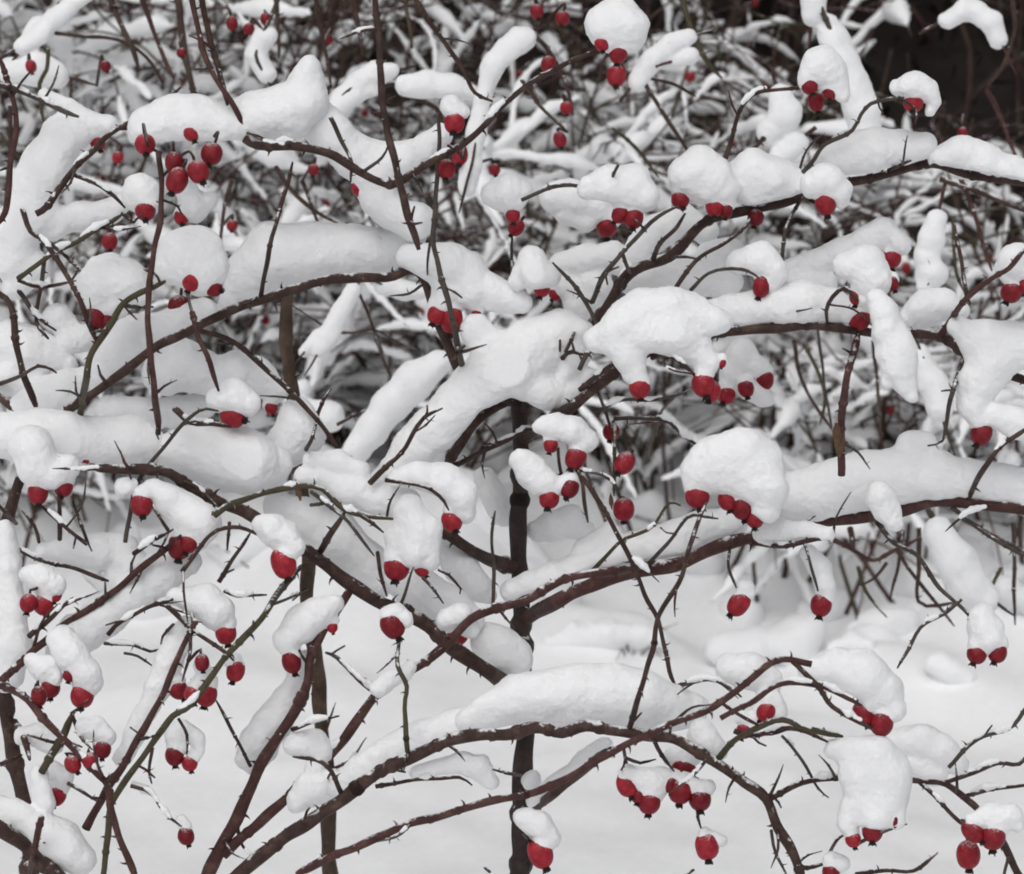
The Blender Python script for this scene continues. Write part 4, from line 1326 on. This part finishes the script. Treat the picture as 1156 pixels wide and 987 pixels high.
def thicket(x, y, label, ncane=15, H=1.5, dens=1.0, sr=0.016, nh=12, cov=0.7, bare=7):
    z = float(ground_z(x, y))
    L = np.array((x, y, z))
    o = empty('rose_bush', L)
    tag(o, label, 'bush', 'bushes of the thicket behind')
    SB = Bag()
    tips = []
    for c in range(ncane + bare):
        isbare = c >= ncane
        a = random.uniform(0, 6.283)
        lean = random.uniform(.12, .75) if not isbare else random.uniform(.05, .45)
        b0 = L + np.array((random.uniform(-.25, .25), random.uniform(-.18, .15), -.02))
        n = int(H * random.uniform(.7, 1.25) / 0.05)
        P = sim(b0, (math.cos(a) * lean, math.sin(a) * lean, 1), n, .05, random.uniform(.015, .055) * (.4 if isbare else 1), .05)
        B = Bag()
        if len(P) < 5: continue
        B.add(*tube(P, np.linspace((random.uniform(.004, .007) if not isbare else random.uniform(.003, .0055)), .002, len(P)), 6))
        if not isbare:
            snow_on(SB, P[2:], sr * random.uniform(.6, 1.2), cov)
        for i in range(3, len(P) - 1):
            for rep in range(2):
                if random.random() < .52 * dens * (.6 if isbare else 1):
                    aa = random.uniform(0, 6.283)
                    dv = np.array((math.cos(aa), math.sin(aa), random.uniform(-.3, .9)))
                    Q = sim(P[i], dv, random.randint(3, 10), .04, random.uniform(.02, .12), .16)
                    if len(Q) < 3: continue
                    B.add(*tube(Q, np.linspace(.0030, .0013, len(Q)), 5))
                    if not isbare:
                        snow_on(SB, Q, sr * random.uniform(.3, .85), cov)
                    tips.append(Q[-1])
                    if random.random() < .5 and len(Q) > 4:
                        Q2 = sim(Q[len(Q) // 2], dv + rng.normal(size=3) * .8, random.randint(3, 6), .035, .08, .2)
                        if len(Q2) > 2:
                            B.add(*tube(Q2, np.linspace(.0022, .0011, len(Q2)), 5))
                            if not isbare:
                                snow_on(SB, Q2, sr * .4, cov * .8)
                            tips.append(Q2[-1])
        mesh_obj('cane', B.verts(), B.f, M[random.choice(['thicket_bark', 'thicket_bark', 'bark', 'red_bark', 'green_bark'])], o, L)
    for k in range(9):                # snow heaped between the stems at the foot
        q0 = L + np.array((random.uniform(-.3, .3), random.uniform(-.3, .12), 0))
        a = random.uniform(0, 6.28)
        l_ = random.uniform(.12, .22)
        q1 = q0 + np.array((math.cos(a) * l_, math.sin(a) * l_ * .5, 0))
        Cx = np.array([q0 + (q1 - q0) * t for t in np.linspace(0, 1, 13)])
        Cx[:, 2] = ground_z(Cx[:, 0], Cx[:, 1]) + random.uniform(-.01, .03)
        rr = random.uniform(.025, .045) * (np.sin(np.linspace(.08, math.pi - .08, 13)) ** .6)
        V, Fc = tube(Cx, rr, 14)
        q = V * 22
        V = V + np.stack([vnoise(q), vnoise(q + 17), vnoise(q + 31)], -1) * .012
        SB.add(V, Fc)
    s = mesh_obj('snow_cover', SB.verts(), SB.f, M['snow'], None, L)
    tag(s, 'snow clinging all through the ' + label.split(' ', 1)[1], 'snow', 'snow through the thicket behind', 'stuff')
    random.shuffle(tips)
    for k, p in enumerate(tips[:nh]):
        h = bpy.data.objects.new('rose_hip', HIPM[k % 6]); col.objects.link(h)
        h.parent = o
        h.location = p - L - np.array((0, 0, .006))
        h.rotation_euler = (random.uniform(-.4, .4), random.uniform(-.4, .4), 0)
        sz = random.uniform(.007, .0095)
        h.scale = (sz, sz, sz)


thicket(-1.00, 4.75, 'a dense snowy thicket bush at the far left, behind the curved mound', 15, 1.35, nh=22, cov=.54, sr=.017)
thicket(-0.62, 5.05, 'a dense snowy thicket bush behind the pointed snow peak', 15, 1.45, nh=26, cov=.50, sr=.017)
thicket(-0.28, 5.35, 'a dense snowy thicket bush behind the long brown cane at the top', 14, 1.45, nh=14, cov=.36)
thicket(0.10, 5.10, 'a snowy thicket bush behind the largest round snow ball', 12, 1.0, .9, nh=20, cov=.32)
thicket(0.45, 5.00, 'a snowy thicket bush behind the upper right cane', 12, .8, .9, nh=10, cov=.44)
thicket(0.80, 4.80, 'a snowy thicket bush at the right, in front of the darkest wood', 10, .5, .9, cov=.42)
thicket(1.15, 4.90, 'a snowy thicket bush at the far right edge', 10, .5, .9, cov=.42)
thicket(-0.85, 6.00, 'a farther snowy thicket bush at the top left', 11, 1.5, sr=.019, cov=.28)
thicket(-0.15, 6.40, 'a farther snowy thicket bush at the top middle', 8, 1.3, .8, cov=.18)
thicket(0.60, 6.40, 'a farther thin bush at the top right with little snow', 5, .8, .6, .014, 5, cov=.12)
thicket(1.30, 6.30, 'a farther thin bush in the top right corner with little snow', 5, .8, .6, .014, 5, cov=.12)
thicket(-0.95, 4.55, 'a bare thin caned bush at the far left, in front of the snowy thicket', 2, 1.5, 1, bare=7, nh=8)
thicket(-0.35, 4.75, 'a bare thin caned bush behind the hollow left of the centre trunk', 3, 1.5, 1, bare=7, nh=6)
thicket(0.35, 4.70, 'a bare thin caned bush behind the large domed mound', 3, 1.2, 1, bare=6, nh=6)
thicket(0.85, 4.45, 'a bare thin caned bush behind the drooping snow at right', 5, .7, 1, bare=8, nh=6, cov=.6)
thicket(0.62, 4.42, 'a low snowy bush under the thick bank at right, nearest to the open snow', 9, .5, .8, bare=3, nh=2, cov=.75, sr=.017)
thicket(0.95, 4.40, 'a low snowy bush at the right edge, above the tower of snow', 9, .55, .8, bare=3, nh=2, cov=.75, sr=.017)
tf = empty('grass_tuft', at(712, 732, ground_d(712, 732)))
tag(tf, 'small tuft of dry brown grass sticking out of the ground snow right of the trunk', 'grass tuft')
for k in range(16):
    a = random.uniform(0, 6.28); l_ = random.uniform(.03, .07)
    c_ = np.array((math.cos(a), math.sin(a), 0))
    p_ = c_ * random.uniform(0, .03) - np.array((0, 0, .01))
    V, Fc = tube([p_, p_ + c_ * l_ * .4 + np.array((0, 0, l_ * .45)), p_ + c_ * l_ + np.array((0, 0, l_ * random.uniform(.1, .6)))], [.0016, .0013, .0004], 5)
    mesh_obj('blade', V, Fc, M['tan_bark'], tf)
print('objects', len(bpy.data.objects))
